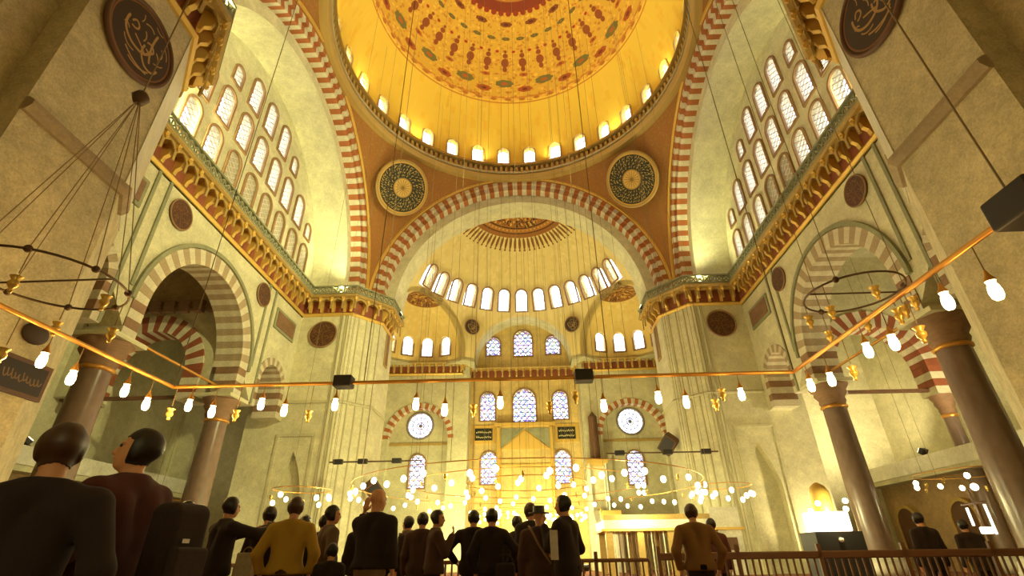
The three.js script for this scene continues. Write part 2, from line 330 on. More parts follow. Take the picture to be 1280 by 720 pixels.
// ---------------------------------------------------------------- muqarnas cornices
const bracketG = (() => { const s = new THREE.Shape(); [[0, 0], [.14, 0], [.2, .25], [.42, .42], [.48, .68], [.74, .82], [.8, 1.02], [0, 1.02]].forEach((p, i) => s[i ? 'lineTo' : 'moveTo'](...p)); const g = new THREE.ExtrudeGeometry(s, { depth: .2, bevelEnabled: false }); g.translate(0, 0, -.1); return boxUV(g); })();
const nicheG = (() => { const s = new THREE.Shape(); [[-.46, .1], [-.38, .1], [-.38, .62], [-.2, .82], [0, .93], [.2, .82], [.38, .62], [.38, .1], [.46, .1], [.46, 1.02], [-.46, 1.02]].forEach((p, i) => s[i ? 'lineTo' : 'moveTo'](...p)); const g = extr(s, .09); g.rotateY(Math.PI / 2); return boxUV(g); })();
const bossG = (() => { const g = new THREE.OctahedronGeometry(.15, 0); g.scale(1.1, 1.4, 1); return g; })();
function cornice(label, pts, side, y0, o = {}) {
  const k = o.k ?? 1, A = struct('cornice', label, 'cornice');
  const pr = (a) => a.map(([u, v]) => [u * k, y0 + v * k]);
  mesh('lower_moulding', sweep(pr([[-.2, -.12], [.10, -.12], [.2, .0], [.16, .1], [-.2, .1]]), pts, side), mat.gold, A);
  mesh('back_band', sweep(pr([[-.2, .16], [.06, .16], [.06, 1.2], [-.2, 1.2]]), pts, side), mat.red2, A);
  mesh('ledge', sweep(pr([[-.2, 1.18], [.86, 1.18], [.96, 1.26], [.96, 1.36], [-.2, 1.36]]), pts, side), mat.goldDull, A);
  if (o.parapet !== false) {
    mesh('parapet_base', sweep(pr([[.74, 1.42], [.92, 1.42], [.92, 1.52], [.74, 1.52]]), pts, side), mat.green, A);
    mesh('parapet_rail', sweep(pr([[.72, 2.02], [.94, 2.02], [.94, 2.14], [.72, 2.14]]), pts, side), mat.green, A);
  }
  const off = offsetPath(pts, side), bars = [];
  for (let i = 0; i < pts.length - 1; i++) {
    const [x0, z0] = pts[i], [x1, z1] = pts[i + 1], L = Math.hypot(x1 - x0, z1 - z0), dx = (x1 - x0) / L, dz = (z1 - z0) / L, nx = -dz * side, nz = dx * side;
    const ang = Math.atan2(-nz, nx), o6 = .60 * k, ax = x0 + off[i][0] * o6, az = z0 + off[i][1] * o6, L6 = Math.hypot(x1 + off[i + 1][0] * o6 - ax, z1 + off[i + 1][1] * o6 - az), n = Math.max(1, Math.round(L6 / (.92 * k))), u = L6 / n;
    for (let j = 0; j < n; j++) {                                    // arched cell fronts with real hollows behind them, split by corbels
      const t = (j + .5) * u, q = mesh('niche_front', nicheG, mat.goldDull, A); q.scale.set(k, k, u / .92); q.position.set(ax + dx * t, y0 + .16 * k, az + dz * t); q.rotation.y = ang;
      const t2 = j * u, b = mesh('bracket', bracketG, mat.gold, A); b.scale.setScalar(k); b.position.set(ax + dx * t2 - nx * (o6 - .04), y0 + .16 * k, az + dz * t2 - nz * (o6 - .04)); b.rotation.y = ang;
      if (o.boss !== false) { const e = mesh('pendant', bossG, mat.gold, A); e.scale.setScalar(k * .8); e.position.set(ax + dx * t2 + nx * .2 * k, y0 + .95 * k, az + dz * t2 + nz * .2 * k); }
    }
    if (o.parapet !== false) {
      // pierced panels between the rails
      const a = [pts[i][0] + off[i][0] * .83 * k, pts[i][1] + off[i][1] * .83 * k], b = [pts[i + 1][0] + off[i + 1][0] * .83 * k, pts[i + 1][1] + off[i + 1][1] * .83 * k], LL = Math.hypot(b[0] - a[0], b[1] - a[1]), m = Math.max(1, Math.round(LL / .5));
      for (let j = 0; j < m; j++) { const p = t => [a[0] + (b[0] - a[0]) * t, a[1] + (b[1] - a[1]) * t], q0 = p(j / m), q1 = p((j + 1) / m); bars.push(rod([q0[0], y0 + 1.5 * k, q0[1]], [q1[0], y0 + 2.04 * k, q1[1]], .05, 4), rod([q1[0], y0 + 1.5 * k, q1[1]], [q0[0], y0 + 2.04 * k, q0[1]], .05, 4), rod([q0[0], y0 + 1.5 * k, q0[1]], [q0[0], y0 + 2.04 * k, q0[1]], .06, 4)); }
    }
  }
  if (bars.length) mesh('parapet_lattice', merge(bars), mat.green, A);
  return A;
}
for (const s of [-1, 1]) {
  const side = s < 0 ? 'left' : 'right';
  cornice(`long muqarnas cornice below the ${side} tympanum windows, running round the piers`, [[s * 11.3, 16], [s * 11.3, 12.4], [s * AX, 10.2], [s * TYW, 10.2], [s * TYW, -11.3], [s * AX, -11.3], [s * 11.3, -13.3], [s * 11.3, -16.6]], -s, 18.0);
}

// ---------------------------------------------------------------- piers
function planPrism(pts, y0, y1) { const s = new THREE.Shape(); pts.forEach((p, i) => s[i ? 'lineTo' : 'moveTo'](p[0], -p[1])); const g = new THREE.ExtrudeGeometry(s, { depth: y1 - y0, bevelEnabled: false }); g.rotateX(-Math.PI / 2); g.translate(0, y0, 0); return boxUV(g); }
const callT = (flip) => canvasTex(512, 512, (c, W) => {
  const h = W / 2; c.fillStyle = '#2e1c10'; c.fillRect(0, 0, W, W); c.strokeStyle = '#7a4a22'; c.lineWidth = 12; c.beginPath(); c.arc(h, h, h * .9, 0, 7); c.stroke();
  c.strokeStyle = '#a8834a'; c.lineCap = 'round';
  const st = (w, p) => { c.lineWidth = w; c.beginPath(); c.moveTo(p[0], p[1]); for (let i = 2; i < p.length; i += 4) c.quadraticCurveTo(p[i], p[i + 1], p[i + 2], p[i + 3]); c.stroke(); };
  st(17, [120, 190, 100, 300, 200, 330, 320, 350, 330, 250]); st(13, [150, 200, 170, 150, 200, 190, 210, 230, 160, 230]); st(16, [330, 110, 310, 230, 350, 330]); st(15, [280, 260, 260, 330, 330, 380, 400, 400, 420, 330]);
  st(13, [290, 220, 330, 190, 350, 240, 340, 280, 300, 270]); st(12, [180, 390, 260, 440, 360, 420]); st(11, [370, 220, 410, 240, 400, 290]); st(10, [230, 120, 270, 90, 300, 120]); st(12, [200, 260, 250, 280, 300, 310]); st(8, [390, 160, 430, 200, 400, 230]); st(9, [140, 330, 170, 380, 230, 370]); st(9, [250, 170, 280, 200, 262, 240]); st(8, [300, 60, 330, 80, 360, 70]); st(9, [110, 260, 130, 240, 150, 268]); st(10, [220, 430, 300, 455, 370, 400]); st(8, [380, 300, 420, 290, 440, 260]); st(7, [200, 80, 215, 110, 200, 140]); st(8, [410, 130, 440, 150, 450, 190]);
});
const callM = new THREE.MeshStandardMaterial({ map: callT(), roughness: .6 });
function roundel(name, label, pos, lookDir, r, discM, rimM, parent) {
  const D = parent ? grp(name, parent) : thing(name, label, 'roundel'); if (parent) D.userData.label = label; D.position.set(...pos); D.lookAt(pos[0] + lookDir[0], pos[1] + lookDir[1], pos[2] + lookDir[2]);
  const disc = new THREE.CylinderGeometry(r, r, .12, 40); disc.rotateX(Math.PI / 2); disc.rotateZ(Math.PI / 2); const d = mesh('disc', disc, Array.isArray(discM) ? discM : discM, D); d.position.z = .06;
  mesh('rim', new THREE.TorusGeometry(r, r * .06, 8, 48), rimM, D).position.z = .1; return D;
}
const darkDisc = new THREE.MeshStandardMaterial({ roughness: .5, map: canvasTex(256, 256, (c, W) => { seed = 9; c.fillStyle = '#4a2a14'; c.fillRect(0, 0, W, W); for (let k = 0; k < 260; k++) { const a = rnd() * 6.28, r = W * .42 * Math.sqrt(rnd()); c.fillStyle = ['#5e3a1c', '#3a200f', '#6e4a24'][k % 3]; c.beginPath(); c.ellipse(W / 2 + Math.cos(a) * r, W / 2 + Math.sin(a) * r, 8, 5, a, 0, 7); c.fill(); } }) });
for (const s of [-1, 1]) {
  const side = s < 0 ? 'left' : 'right';
  // near the prayer niche
  const F = struct('pier', `pale stone pier with a pointed niche on the ${side} of the prayer niche bay`, 'pier');
  const nicheHole = [];
  const body = planPrism([[s * 19.6, -11.3], [s * AX, -11.3], [s * 11.3, -13.3], [s * 11.3, -16.8], [s * 19.6, -16.8]].map(p => p), 0, HS);
  // pointed niche cut into the face towards the hall
  const ns = new THREE.Shape(); ns.moveTo(-.95, 0); ns.lineTo(.95, 0); ns.lineTo(.95, 5.0); ns.quadraticCurveTo(.75, 6.3, 0, 7.75); ns.quadraticCurveTo(-.75, 6.3, -.95, 5.0); ns.lineTo(-.95, 0);
  const nc = extr(ns, 1.0, 8); nc.translate(s * 15.75, -.05, -12.0);
  mesh('pier_body', boxUV(cut(body, [nc])), mat.stone, F);
  const fr = new THREE.Shape(); fr.moveTo(-1.35, 0); fr.lineTo(1.35, 0); fr.lineTo(1.35, 8.9); fr.lineTo(-1.35, 8.9); fr.lineTo(-1.35, 0); const fh = new THREE.Path(); fh.moveTo(-1.15, -.1); fh.lineTo(1.15, -.1); fh.lineTo(1.15, 8.7); fh.lineTo(-1.15, 8.7); fh.lineTo(-1.15, -.1); 
  const outer = new THREE.Shape(); [[-1.38, 0], [-1.2, 0], [-1.2, 8.66], [1.2, 8.66], [1.2, 0], [1.38, 0], [1.38, 8.84], [-1.38, 8.84]].forEach((p, i) => outer[i ? 'lineTo' : 'moveTo'](...p));
  const og = extr(outer, .1); og.translate(s * 15.75, 0, -11.3); mesh('niche_frame', boxUV(og), mat.stone2, F);
  mesh('string_course', sweep([[-.05, 11.0], [.10, 11.0], [.14, 11.1], [.06, 11.22], [-.05, 11.22]], [[s * 19, -11.3], [s * AX, -11.3], [s * 11.3, -13.3], [s * 11.3, -16.8]], -s), mat.stone2, F);
  for (const [u, w] of [[.0, .10], [.16, .06]]) for (const fx of [13.32, 13.75]) { mesh('corner_roll', rod([s * (fx + u), .1, -11.28], [s * (fx + u), 17.9, -11.28], w, 8), mat.stone2, F); }
  for (const t of [.25, .5, .75]) mesh('corner_roll', rod([s * (AX - 1.8 * t), .1, -11.3 - 2 * t], [s * (AX - 1.8 * t), 17.9, -11.3 - 2 * t], .09, 8), mat.stone2, F);
  roundel('inlay_roundel', `dark stone roundel high on the ${side} pier above its pointed niche`, [s * 15.15, 16.35, -11.3], [0, 0, 1], 1.05, darkDisc, mat.band, F);
  const pl = grp('inlay_panel', F); pl.position.set(s * 11.28, 15.0, -15.2); pl.rotation.y = s < 0 ? Math.PI / 2 : -Math.PI / 2; mesh('panel_face', extr(archShape(.9, 3.0, 0, 0), .08), mat.goldDull, pl); mesh('panel_inset', extr(archShape(.6, 2.7, 0, .15), .1), mat.brown, pl);
  // entrance side
  const N = struct('pier', `huge rough stone pier on the entrance side, ${side}, carrying a calligraphy roundel`, 'pier');
  mesh('pier_body', planPrism([[s * 19.6, 10.2], [s * AX, 10.2], [s * 11.3, 12.4], [s * 11.3, 15.62], [s * 12.1, 15.62], [s * 12.1, 16.6], [s * 12.6, 16.6], [s * 12.6, 22], [s * 19.6, 22]], 0, HS), mat.pier, N);
  mesh('string_course', sweep([[-.05, 10.62], [.10, 10.62], [.24, 10.78], [.24, 10.92], [.05, 11.05], [-.05, 11.05]], [[s * 11.3, 15.62], [s * 11.3, 12.4], [s * (11.3 + .75), 11.48]], -s), mat.tanStripe, N);
  mesh('chamfer_strip', planPrism([[s * AX, 10.16], [s * 11.27, 12.4], [s * 11.6, 12.45], [s * AX, 10.5]], 10.95, HS - 2.2), mat.marble, N);
  const rr = roundel('calligraphy_roundel', `large dark roundel with gold brush lettering on the ${side} entrance side pier`, [s * 11.3, 15.45, 13.95], [-s, 0, 0], 1.3, [mat.band, callM, callM], mat.wood);
}

// ---------------------------------------------------------------- apse: half dome, small half domes, wall of the prayer niche
const HZ = -14.85, HR = 11.2;
{
  const hp = [[HR, 18.9], [HR, HS]], hp2 = [[HR, 16.9], [HR, HS]]; for (let i = 1; i <= 16; i++) { const a = i / 16 * Math.PI / 2; hp.push([Math.max(.001, HR * Math.cos(a)), HS + HR * Math.sin(a)]); }
  const inner = closedLathe([...hp2, ...hp.slice(2), [.001, 16.9]], 72); inner.translate(0, 0, HZ);
  const op = []; for (let i = 16; i >= 0; i--) { const a = i / 16 * Math.PI / 2; op.push([Math.max(.001, (HR + .5) * Math.cos(a)), HS + (HR + .5) * Math.sin(a)]); } op.push([HR + .5, 18.9]);
  const shell = closedLathe([...hp, ...op], 72); shell.translate(0, 0, HZ);
  const EX = [[-9.6, -20.6], [9.6, -20.6]], ER = 4.9, EY = 18.9;
  const ep = [[ER, EY], [ER, EY + 1.2]]; for (let i = 1; i <= 10; i++) { const a = i / 10 * Math.PI / 2; ep.push([Math.max(.001, ER * Math.cos(a)), EY + 1.2 + 4.2 * Math.sin(a)]); }
  const eo = []; for (let i = 10; i >= 0; i--) { const a = i / 10 * Math.PI / 2; eo.push([Math.max(.001, (ER + .4) * Math.cos(a)), EY + 1.2 + 4.6 * Math.sin(a)]); } eo.push([ER + .4, EY]);
  const exSolid = ([x, z]) => { const g = closedLathe([...ep, [.001, EY - .5], [ER, EY - .5]], 48); g.translate(x, 0, z); return g; };
  const bar = (() => { const g = extr(archShape(10.0, 5.0 + 2, 0, 17.2), 6, 24); g.translate(0, 0, -28.6); return g; })();   // barrel of the middle bay
  const wcuts = [], wsp = [];
  for (let i = -6; i <= 6; i++) {
    const a = -i * 11.3 * D2R, lat = 28 * D2R, tilt = .40, r = HR * Math.cos(lat), y = HS + HR * Math.sin(lat) - 1.1;   // a > 0 to the left
    const q = qY(a).multiply(new THREE.Quaternion().setFromAxisAngle(new THREE.Vector3(1, 0, 0), tilt));
    const p = [-Math.sin(a) * (r - .02), y, HZ - Math.cos(a) * (r - .02)];
    const g = extr(archShape(1.12, 2.3), 3.4); g.translate(0, 0, -2.2); g.applyQuaternion(q); g.translate(...p); wcuts.push(g); wsp.push([p, q]);
  }
  const front = box(-14, 14, 15, 34, HZ, 0);
  let hg = cut(shell, [front, ...EX.map(exSolid), bar, ...wcuts]);
  { // polar uv about the crown for the painted medallion
    const q = hg.index ? hg.toNonIndexed() : hg, p = q.attributes.position, uv = new Float32Array(p.count * 2);
    for (let i = 0; i < p.count; i++) { uv[i * 2] = .5 + p.getX(i) / 24; uv[i * 2 + 1] = .5 + (p.getZ(i) - HZ) / 24; } q.setAttribute('uv', new THREE.BufferAttribute(uv, 2)); hg = q;
  }
  const hT = canvasTex(1536, 1536, (c, W) => {
    seed = 21; const h = W / 2, k = W / 24; c.fillStyle = '#d9c484'; c.fillRect(0, 0, W, W);
    for (let i = 0; i < 3000; i++) { c.fillStyle = ['rgba(210,184,120,.35)', 'rgba(232,212,156,.35)', 'rgba(196,170,108,.25)'][i % 3]; c.beginPath(); c.ellipse(rnd() * W, rnd() * W, 4 + rnd() * 16, 4 + rnd() * 12, rnd() * 3, 0, 7); c.fill(); }
    for (let i = 0; i < 72; i++) { const a = i / 72 * 6.2832; c.fillStyle = '#7b4f22'; c.save(); c.translate(h, h); c.rotate(a); c.beginPath(); c.ellipse(5.35 * k, 0, .62 * k, .13 * k, 0, 0, 7); c.fill(); c.beginPath(); c.arc(6.05 * k, 0, .1 * k, 0, 7); c.fill(); c.restore(); }
    c.fillStyle = '#96602a'; c.beginPath(); c.arc(h, h, 4.75 * k, 0, 7); c.fill(); c.fillStyle = '#5d3616'; c.beginPath(); c.arc(h, h, 4.35 * k, 0, 7); c.fill(); c.fillStyle = '#a9702c'; c.beginPath(); c.arc(h, h, 4.2 * k, 0, 7); c.fill(); c.fillStyle = '#4a2c14'; c.beginPath(); c.arc(h, h, 3.75 * k, 0, 7); c.fill(); c.fillStyle = '#9c6526'; c.beginPath(); c.arc(h, h, 3.6 * k, 0, 7); c.fill();
    for (let i = 0; i < 900; i++) { const a = rnd() * 6.28, r = 3.5 * k * Math.sqrt(rnd()); c.fillStyle = ['#54300f', '#d2a04a', '#7b3e16', '#3c3318'][i & 3]; c.beginPath(); c.ellipse(h + Math.cos(a) * r, h + Math.sin(a) * r, 3 + rnd() * 9, 3 + rnd() * 5, a, 0, 7); c.fill(); }
    for (let i = 0; i < 60; i++) { const a = i / 60 * 6.2832; c.fillStyle = '#c99c50'; c.beginPath(); c.arc(h + Math.cos(a) * 3.95 * k, h + Math.sin(a) * 3.95 * k, .09 * k, 0, 7); c.fill(); }
  });
  structMesh('half_dome', hg, new THREE.MeshStandardMaterial({ map: hT, roughness: .85 }), 'cream half dome with a painted medallion above the prayer niche bay', 'dome');
  for (const [p, q] of wsp) addWindow('plain', 1.12, 2.3, p, q, 'arched window in the curved row at the foot of the half dome', 'half dome windows', glass);
  // small half domes
  EX.forEach(([x, z], k) => {
    const s = k ? 1 : -1, side = k ? 'right' : 'left';
    const sh = closedLathe([...ep, ...eo], 48); sh.translate(x, 0, z);
    const cs = [], wp = [];
    for (let i = -3; i <= 3; i++) { const a = (i * 24 + s * -6) * D2R; const p = [x - Math.sin(a) * ER, 19.75, z - Math.cos(a) * ER]; if (Math.hypot(p[0], p[2] - HZ) < HR + .9) continue; const g = extr(archShape(1.05, 2.0), 3); g.translate(0, 0, -2); g.rotateY(a); g.translate(...p); cs.push(g); wp.push([p, a]); }
    const g = cut(sh, [inner, ...cs]);
    const q = g.index ? g.toNonIndexed() : g, P = q.attributes.position, uv = new Float32Array(P.count * 2); for (let i = 0; i < P.count; i++) { uv[i * 2] = .5 + (P.getX(i) - x) / 11; uv[i * 2 + 1] = .5 + (P.getZ(i) - z) / 11; } q.setAttribute('uv', new THREE.BufferAttribute(uv, 2));
    const eT = canvasTex(512, 512, (c, W) => { seed = 4; const h = W / 2; c.fillStyle = '#d9bd70'; c.fillRect(0, 0, W, W); for (let i = 0; i < 500; i++) { c.fillStyle = i & 1 ? 'rgba(206,172,92,.4)' : 'rgba(228,204,136,.4)'; c.fillRect(rnd() * W, rnd() * W, 14, 14); } c.fillStyle = '#8a5a24'; c.beginPath(); c.arc(h, h, W * .17, 0, 7); c.fill(); for (let i = 0; i < 160; i++) { const a = rnd() * 6.28, r = W * .15 * Math.sqrt(rnd()); c.fillStyle = ['#5b3414', '#c1933f'][i & 1]; c.beginPath(); c.ellipse(h + Math.cos(a) * r, h + Math.sin(a) * r, 7, 4, a, 0, 7); c.fill(); } });
    structMesh('small_half_dome', q, new THREE.MeshStandardMaterial({ map: eT, roughness: .85 }), `small golden half dome with windows tucked beside the ${side} pier`, 'dome');
    for (const [p, a] of wp) addWindow('plain', 1.05, 2.0, [p[0] + Math.sin(a) * .08, p[1], p[2] + Math.cos(a) * .08], qY(a), `arched window at the foot of the small ${side} half dome`, `small ${side} half dome windows`, glass);
    roundel('calligraphy_roundel', `small dark roundel between the half dome windows and the ${side} small half dome`, [s * 5.25, 22.35, HZ - 9.2], [-s * .5, -.12, .85], .85, [mat.band, callM, callM], mat.goldDull);
  });
  // slab over the corners
  const slab = boxUV(box(-18, 18, 18.75, 19.2, -28.8, -15.0));
  structMesh('ceiling_apse_corners', boxUV(cut(slab, [inner, ...EX.map(exSolid), box(-5.0, 5.0, 17, 21, -28.1, -20)].map(g => { const q = g.clone(); return q; }))), mat.stone2, 'stone soffit closing the corners round the small half domes', 'ceiling');
  // barrel of the middle bay and its end wall
  const B1 = struct('middle_bay_arch', 'plain shallow arch over the three upper stained windows behind the half dome', 'arch'); B1.position.set(0, 19.2, -28.2);
  mesh('barrel', halfRing(5.0, 5.5, 0, 2.85), mat.plaster, B1);
  // wall with the prayer niche
  const openings = [];
  const sh = new THREE.Shape(); sh.moveTo(-6.2, 0); sh.lineTo(6.2, 0); sh.lineTo(6.2, 25); sh.lineTo(-6.2, 25); sh.lineTo(-6.2, 0);
  const st = [['mid', -3.85, 13.55, 1.5, 2.9], ['mid', 0, 13.35, 2.3, 3.4], ['mid', 3.75, 13.55, 1.5, 2.9], ['low', 3.65, 7.4, 1.6, 3.0], ['low', -3.65, 7.4, 1.6, 3.0], ['up', -3.3, 20.65, 1.5, 2.1], ['up', 0, 20.5, 1.95, 3.0], ['up', 3.3, 20.65, 1.5, 2.1]];
  for (const [, x, y, w, h] of st) sh.holes.push(archShape(w, h, x, y, THREE.Path));
  const wg = extr(sh, .8, 12); wg.translate(0, 0, -28.8);
  structMesh('wall_prayer_niche', boxUV(wg), M(.82, .60, .22, { map: stoneT }), 'gold toned middle wall holding the prayer niche and stained windows', 'wall');
  const stained = (sd) => new THREE.MeshPhysicalMaterial({ transmission: 1, thickness: 0, roughness: .2, map: canvasTex(128, 192, (c, W, H) => { seed = sd; c.fillStyle = '#dcdcf4'; c.fillRect(0, 0, W, H); const cols = ['#ffffff', '#a9b4ff', '#e9e4ff', '#c8b4f0', '#fff6c8', '#8ea2e8', '#ffd2e4', '#d8ecff', '#b8e0b0']; for (let y = 0; y < 24; y++) for (let x = 0; x < 16; x++) { c.fillStyle = cols[(rnd() * cols.length) | 0]; c.fillRect(x * 8, y * 8, 8, 8); } }) });
  const stM = [stained(3), stained(8)];
  for (const k of Object.keys(unitCache)) unitCache[k].ok = 1;
  st.forEach(([kind, x, y, w, h], i) => {
    const where = Math.abs(x) < 1 ? 'middle' : x < 0 ? 'left' : 'right';
    const lab = { up: `${where} one of three stained windows under the shallow arch above the inner cornice`, mid: `${where} one of three stained windows above the prayer niche portal`, low: `stained window low on the wall ${where} of the prayer niche` }[kind];
    const W = addWindow('stain', w, h, [x, y, -28.0], null, lab, null, stM[i & 1], mat.band, mat.leadDark);
  });
  // normalise uv of stained panes to 0..1 over about 2 m
  for (const k of Object.keys(unitCache)) if (k.startsWith('stain')) { const uv = unitCache[k].pane.attributes.uv; for (let i = 0; i < uv.count; i++) uv.setXY(i, uv.getX(i) * .5, uv.getY(i) * .33); }
  // flanking walls with striped blind arches
  for (const s of [-1, 1]) {
    const side = s < 0 ? 'left' : 'right', cx = 10.5;
    const f = new THREE.Shape(); f.moveTo(6.0, 0); f.lineTo(18.2, 0); f.lineTo(18.2, 19.2); f.lineTo(6.0, 19.2); f.lineTo(6.0, 0);
    f.holes.push(archShape(5.9, 12.4 + 2.0, cx, .02, THREE.Path));
    const fg = extr(f, .7, 20); if (s < 0) { fg.applyMatrix4(M4().makeScale(-1, 1, 1)); const ix = fg.attributes.position; for (let i = 0; i < ix.count; i += 3) for (const at of ['position', 'normal', 'uv']) { const A = fg.attributes[at], n = A.itemSize; for (let q = 0; q < n; q++) { const t = A.array[(i + 1) * n + q]; A.array[(i + 1) * n + q] = A.array[(i + 2) * n + q]; A.array[(i + 2) * n + q] = t; } } }
    fg.translate(0, 0, -26.7);
    structMesh(`wall_niche_flank_${side}`, boxUV(fg), mat.stone, `${side} flank wall beside the prayer niche with a blind arch`, 'wall');
    const bs = new THREE.Shape(); bs.moveTo(-3.3, 0); bs.lineTo(3.3, 0); bs.lineTo(3.3, 15); bs.lineTo(-3.3, 15); bs.lineTo(-3.3, 0);
    const rose = new THREE.Path(); rose.absarc(0, 12.85, 1.28, 0, 6.2832, true); bs.holes.push(rose, archShape(1.5, 3.0, 0, 7.0, THREE.Path));
    const bg = extr(bs, .5, 16); bg.translate(s * cx, 0, -27.2);
    const Bk = struct('blind_arch', `blind arch with red and cream edging stones on the ${side} of the prayer niche`, 'arch');
    mesh('back_wall', boxUV(bg), mat.stone2, Bk);
    mesh('impost_band', boxUV(box(s * cx - 2.95, s * cx + 2.95, 10.9, 11.12, -26.7, -26.58)), mat.goldDull, Bk);
    const rg = grp('arch_ring', Bk); rg.position.set(s * cx, 11.45, -26.0); ringOf(rg, 2.95, 3.5, -.7, .08, 29, [mat.red, mat.cream]);
    // rose window
    const rw = grp('window_' + (++winN), scene); tag(rw, `round stained rose window in the ${side} blind arch`, 'window', null, 'structure'); rw.position.set(s * cx, 12.85, -26.7);
    mesh('frame', new THREE.TorusGeometry(1.3, .12, 8, 40), mat.leadDark, rw);
    const disc = new THREE.CircleGeometry(1.28, 32); const pg = mesh('pane', disc, stM[s < 0 ? 0 : 1], rw); pg.position.z = -.25;
    const bars = []; for (let k = 0; k < 6; k++) { const a = k / 6 * Math.PI; bars.push(rod([-1.28 * Math.cos(a), -1.28 * Math.sin(a), 0], [1.28 * Math.cos(a), 1.28 * Math.sin(a), 0], .04, 4)); } for (const r of [.35, .8]) bars.push(new THREE.TorusGeometry(r, .045, 5, 24)); mesh('tracery', merge(bars), mat.leadDark, rw).position.z = -.15;
    addWindow('stain', 1.5, 3.0, [s * cx, 7.0, -26.7], null, `stained arched window below the rose window of the ${side} blind arch`, null, stM[s < 0 ? 1 : 0], mat.band, mat.leadDark);
    // return wall closing the bay behind the pier
    structMesh(`wall_apse_${side}`, boxUV(box(s < 0 ? -18.8 : 18.0, s < 0 ? -18.0 : 18.8, 0, 19.2, -29, -16.8)), mat.stone, `${side} return wall behind the pier of the prayer niche bay`, 'wall');
    structMesh(`wall_niche_reveal_${side}`, boxUV(box(s < 0 ? -6.15 : 5.62, s < 0 ? -5.62 : 6.15, 0.01, 19.1, -28.15, -25.95)), mat.stone, `${side} reveal between the prayer niche wall and its flank wall`, 'wall');
    const ua = struct('middle_bay_pier', `short wall between the shallow middle arch and the ${side} small half dome`, 'wall');
    mesh('wall_block', boxUV(box(s < 0 ? -6.6 : 5.0, s < 0 ? -5.0 : 6.6, 18.9, 20.4, -28.2, -25.4)), mat.plaster, ua);
  }
  const in1 = cornice('gilded inner cornice along the wall above the prayer niche', [[-17.8, -24.3], [-14.2, -25.6], [-6.4, -25.9], [-5.6, -27.9], [5.6, -27.9], [6.4, -25.9], [14.2, -25.6], [17.8, -24.3]], 1, 17.9, { k: .8, parapet: false });
}

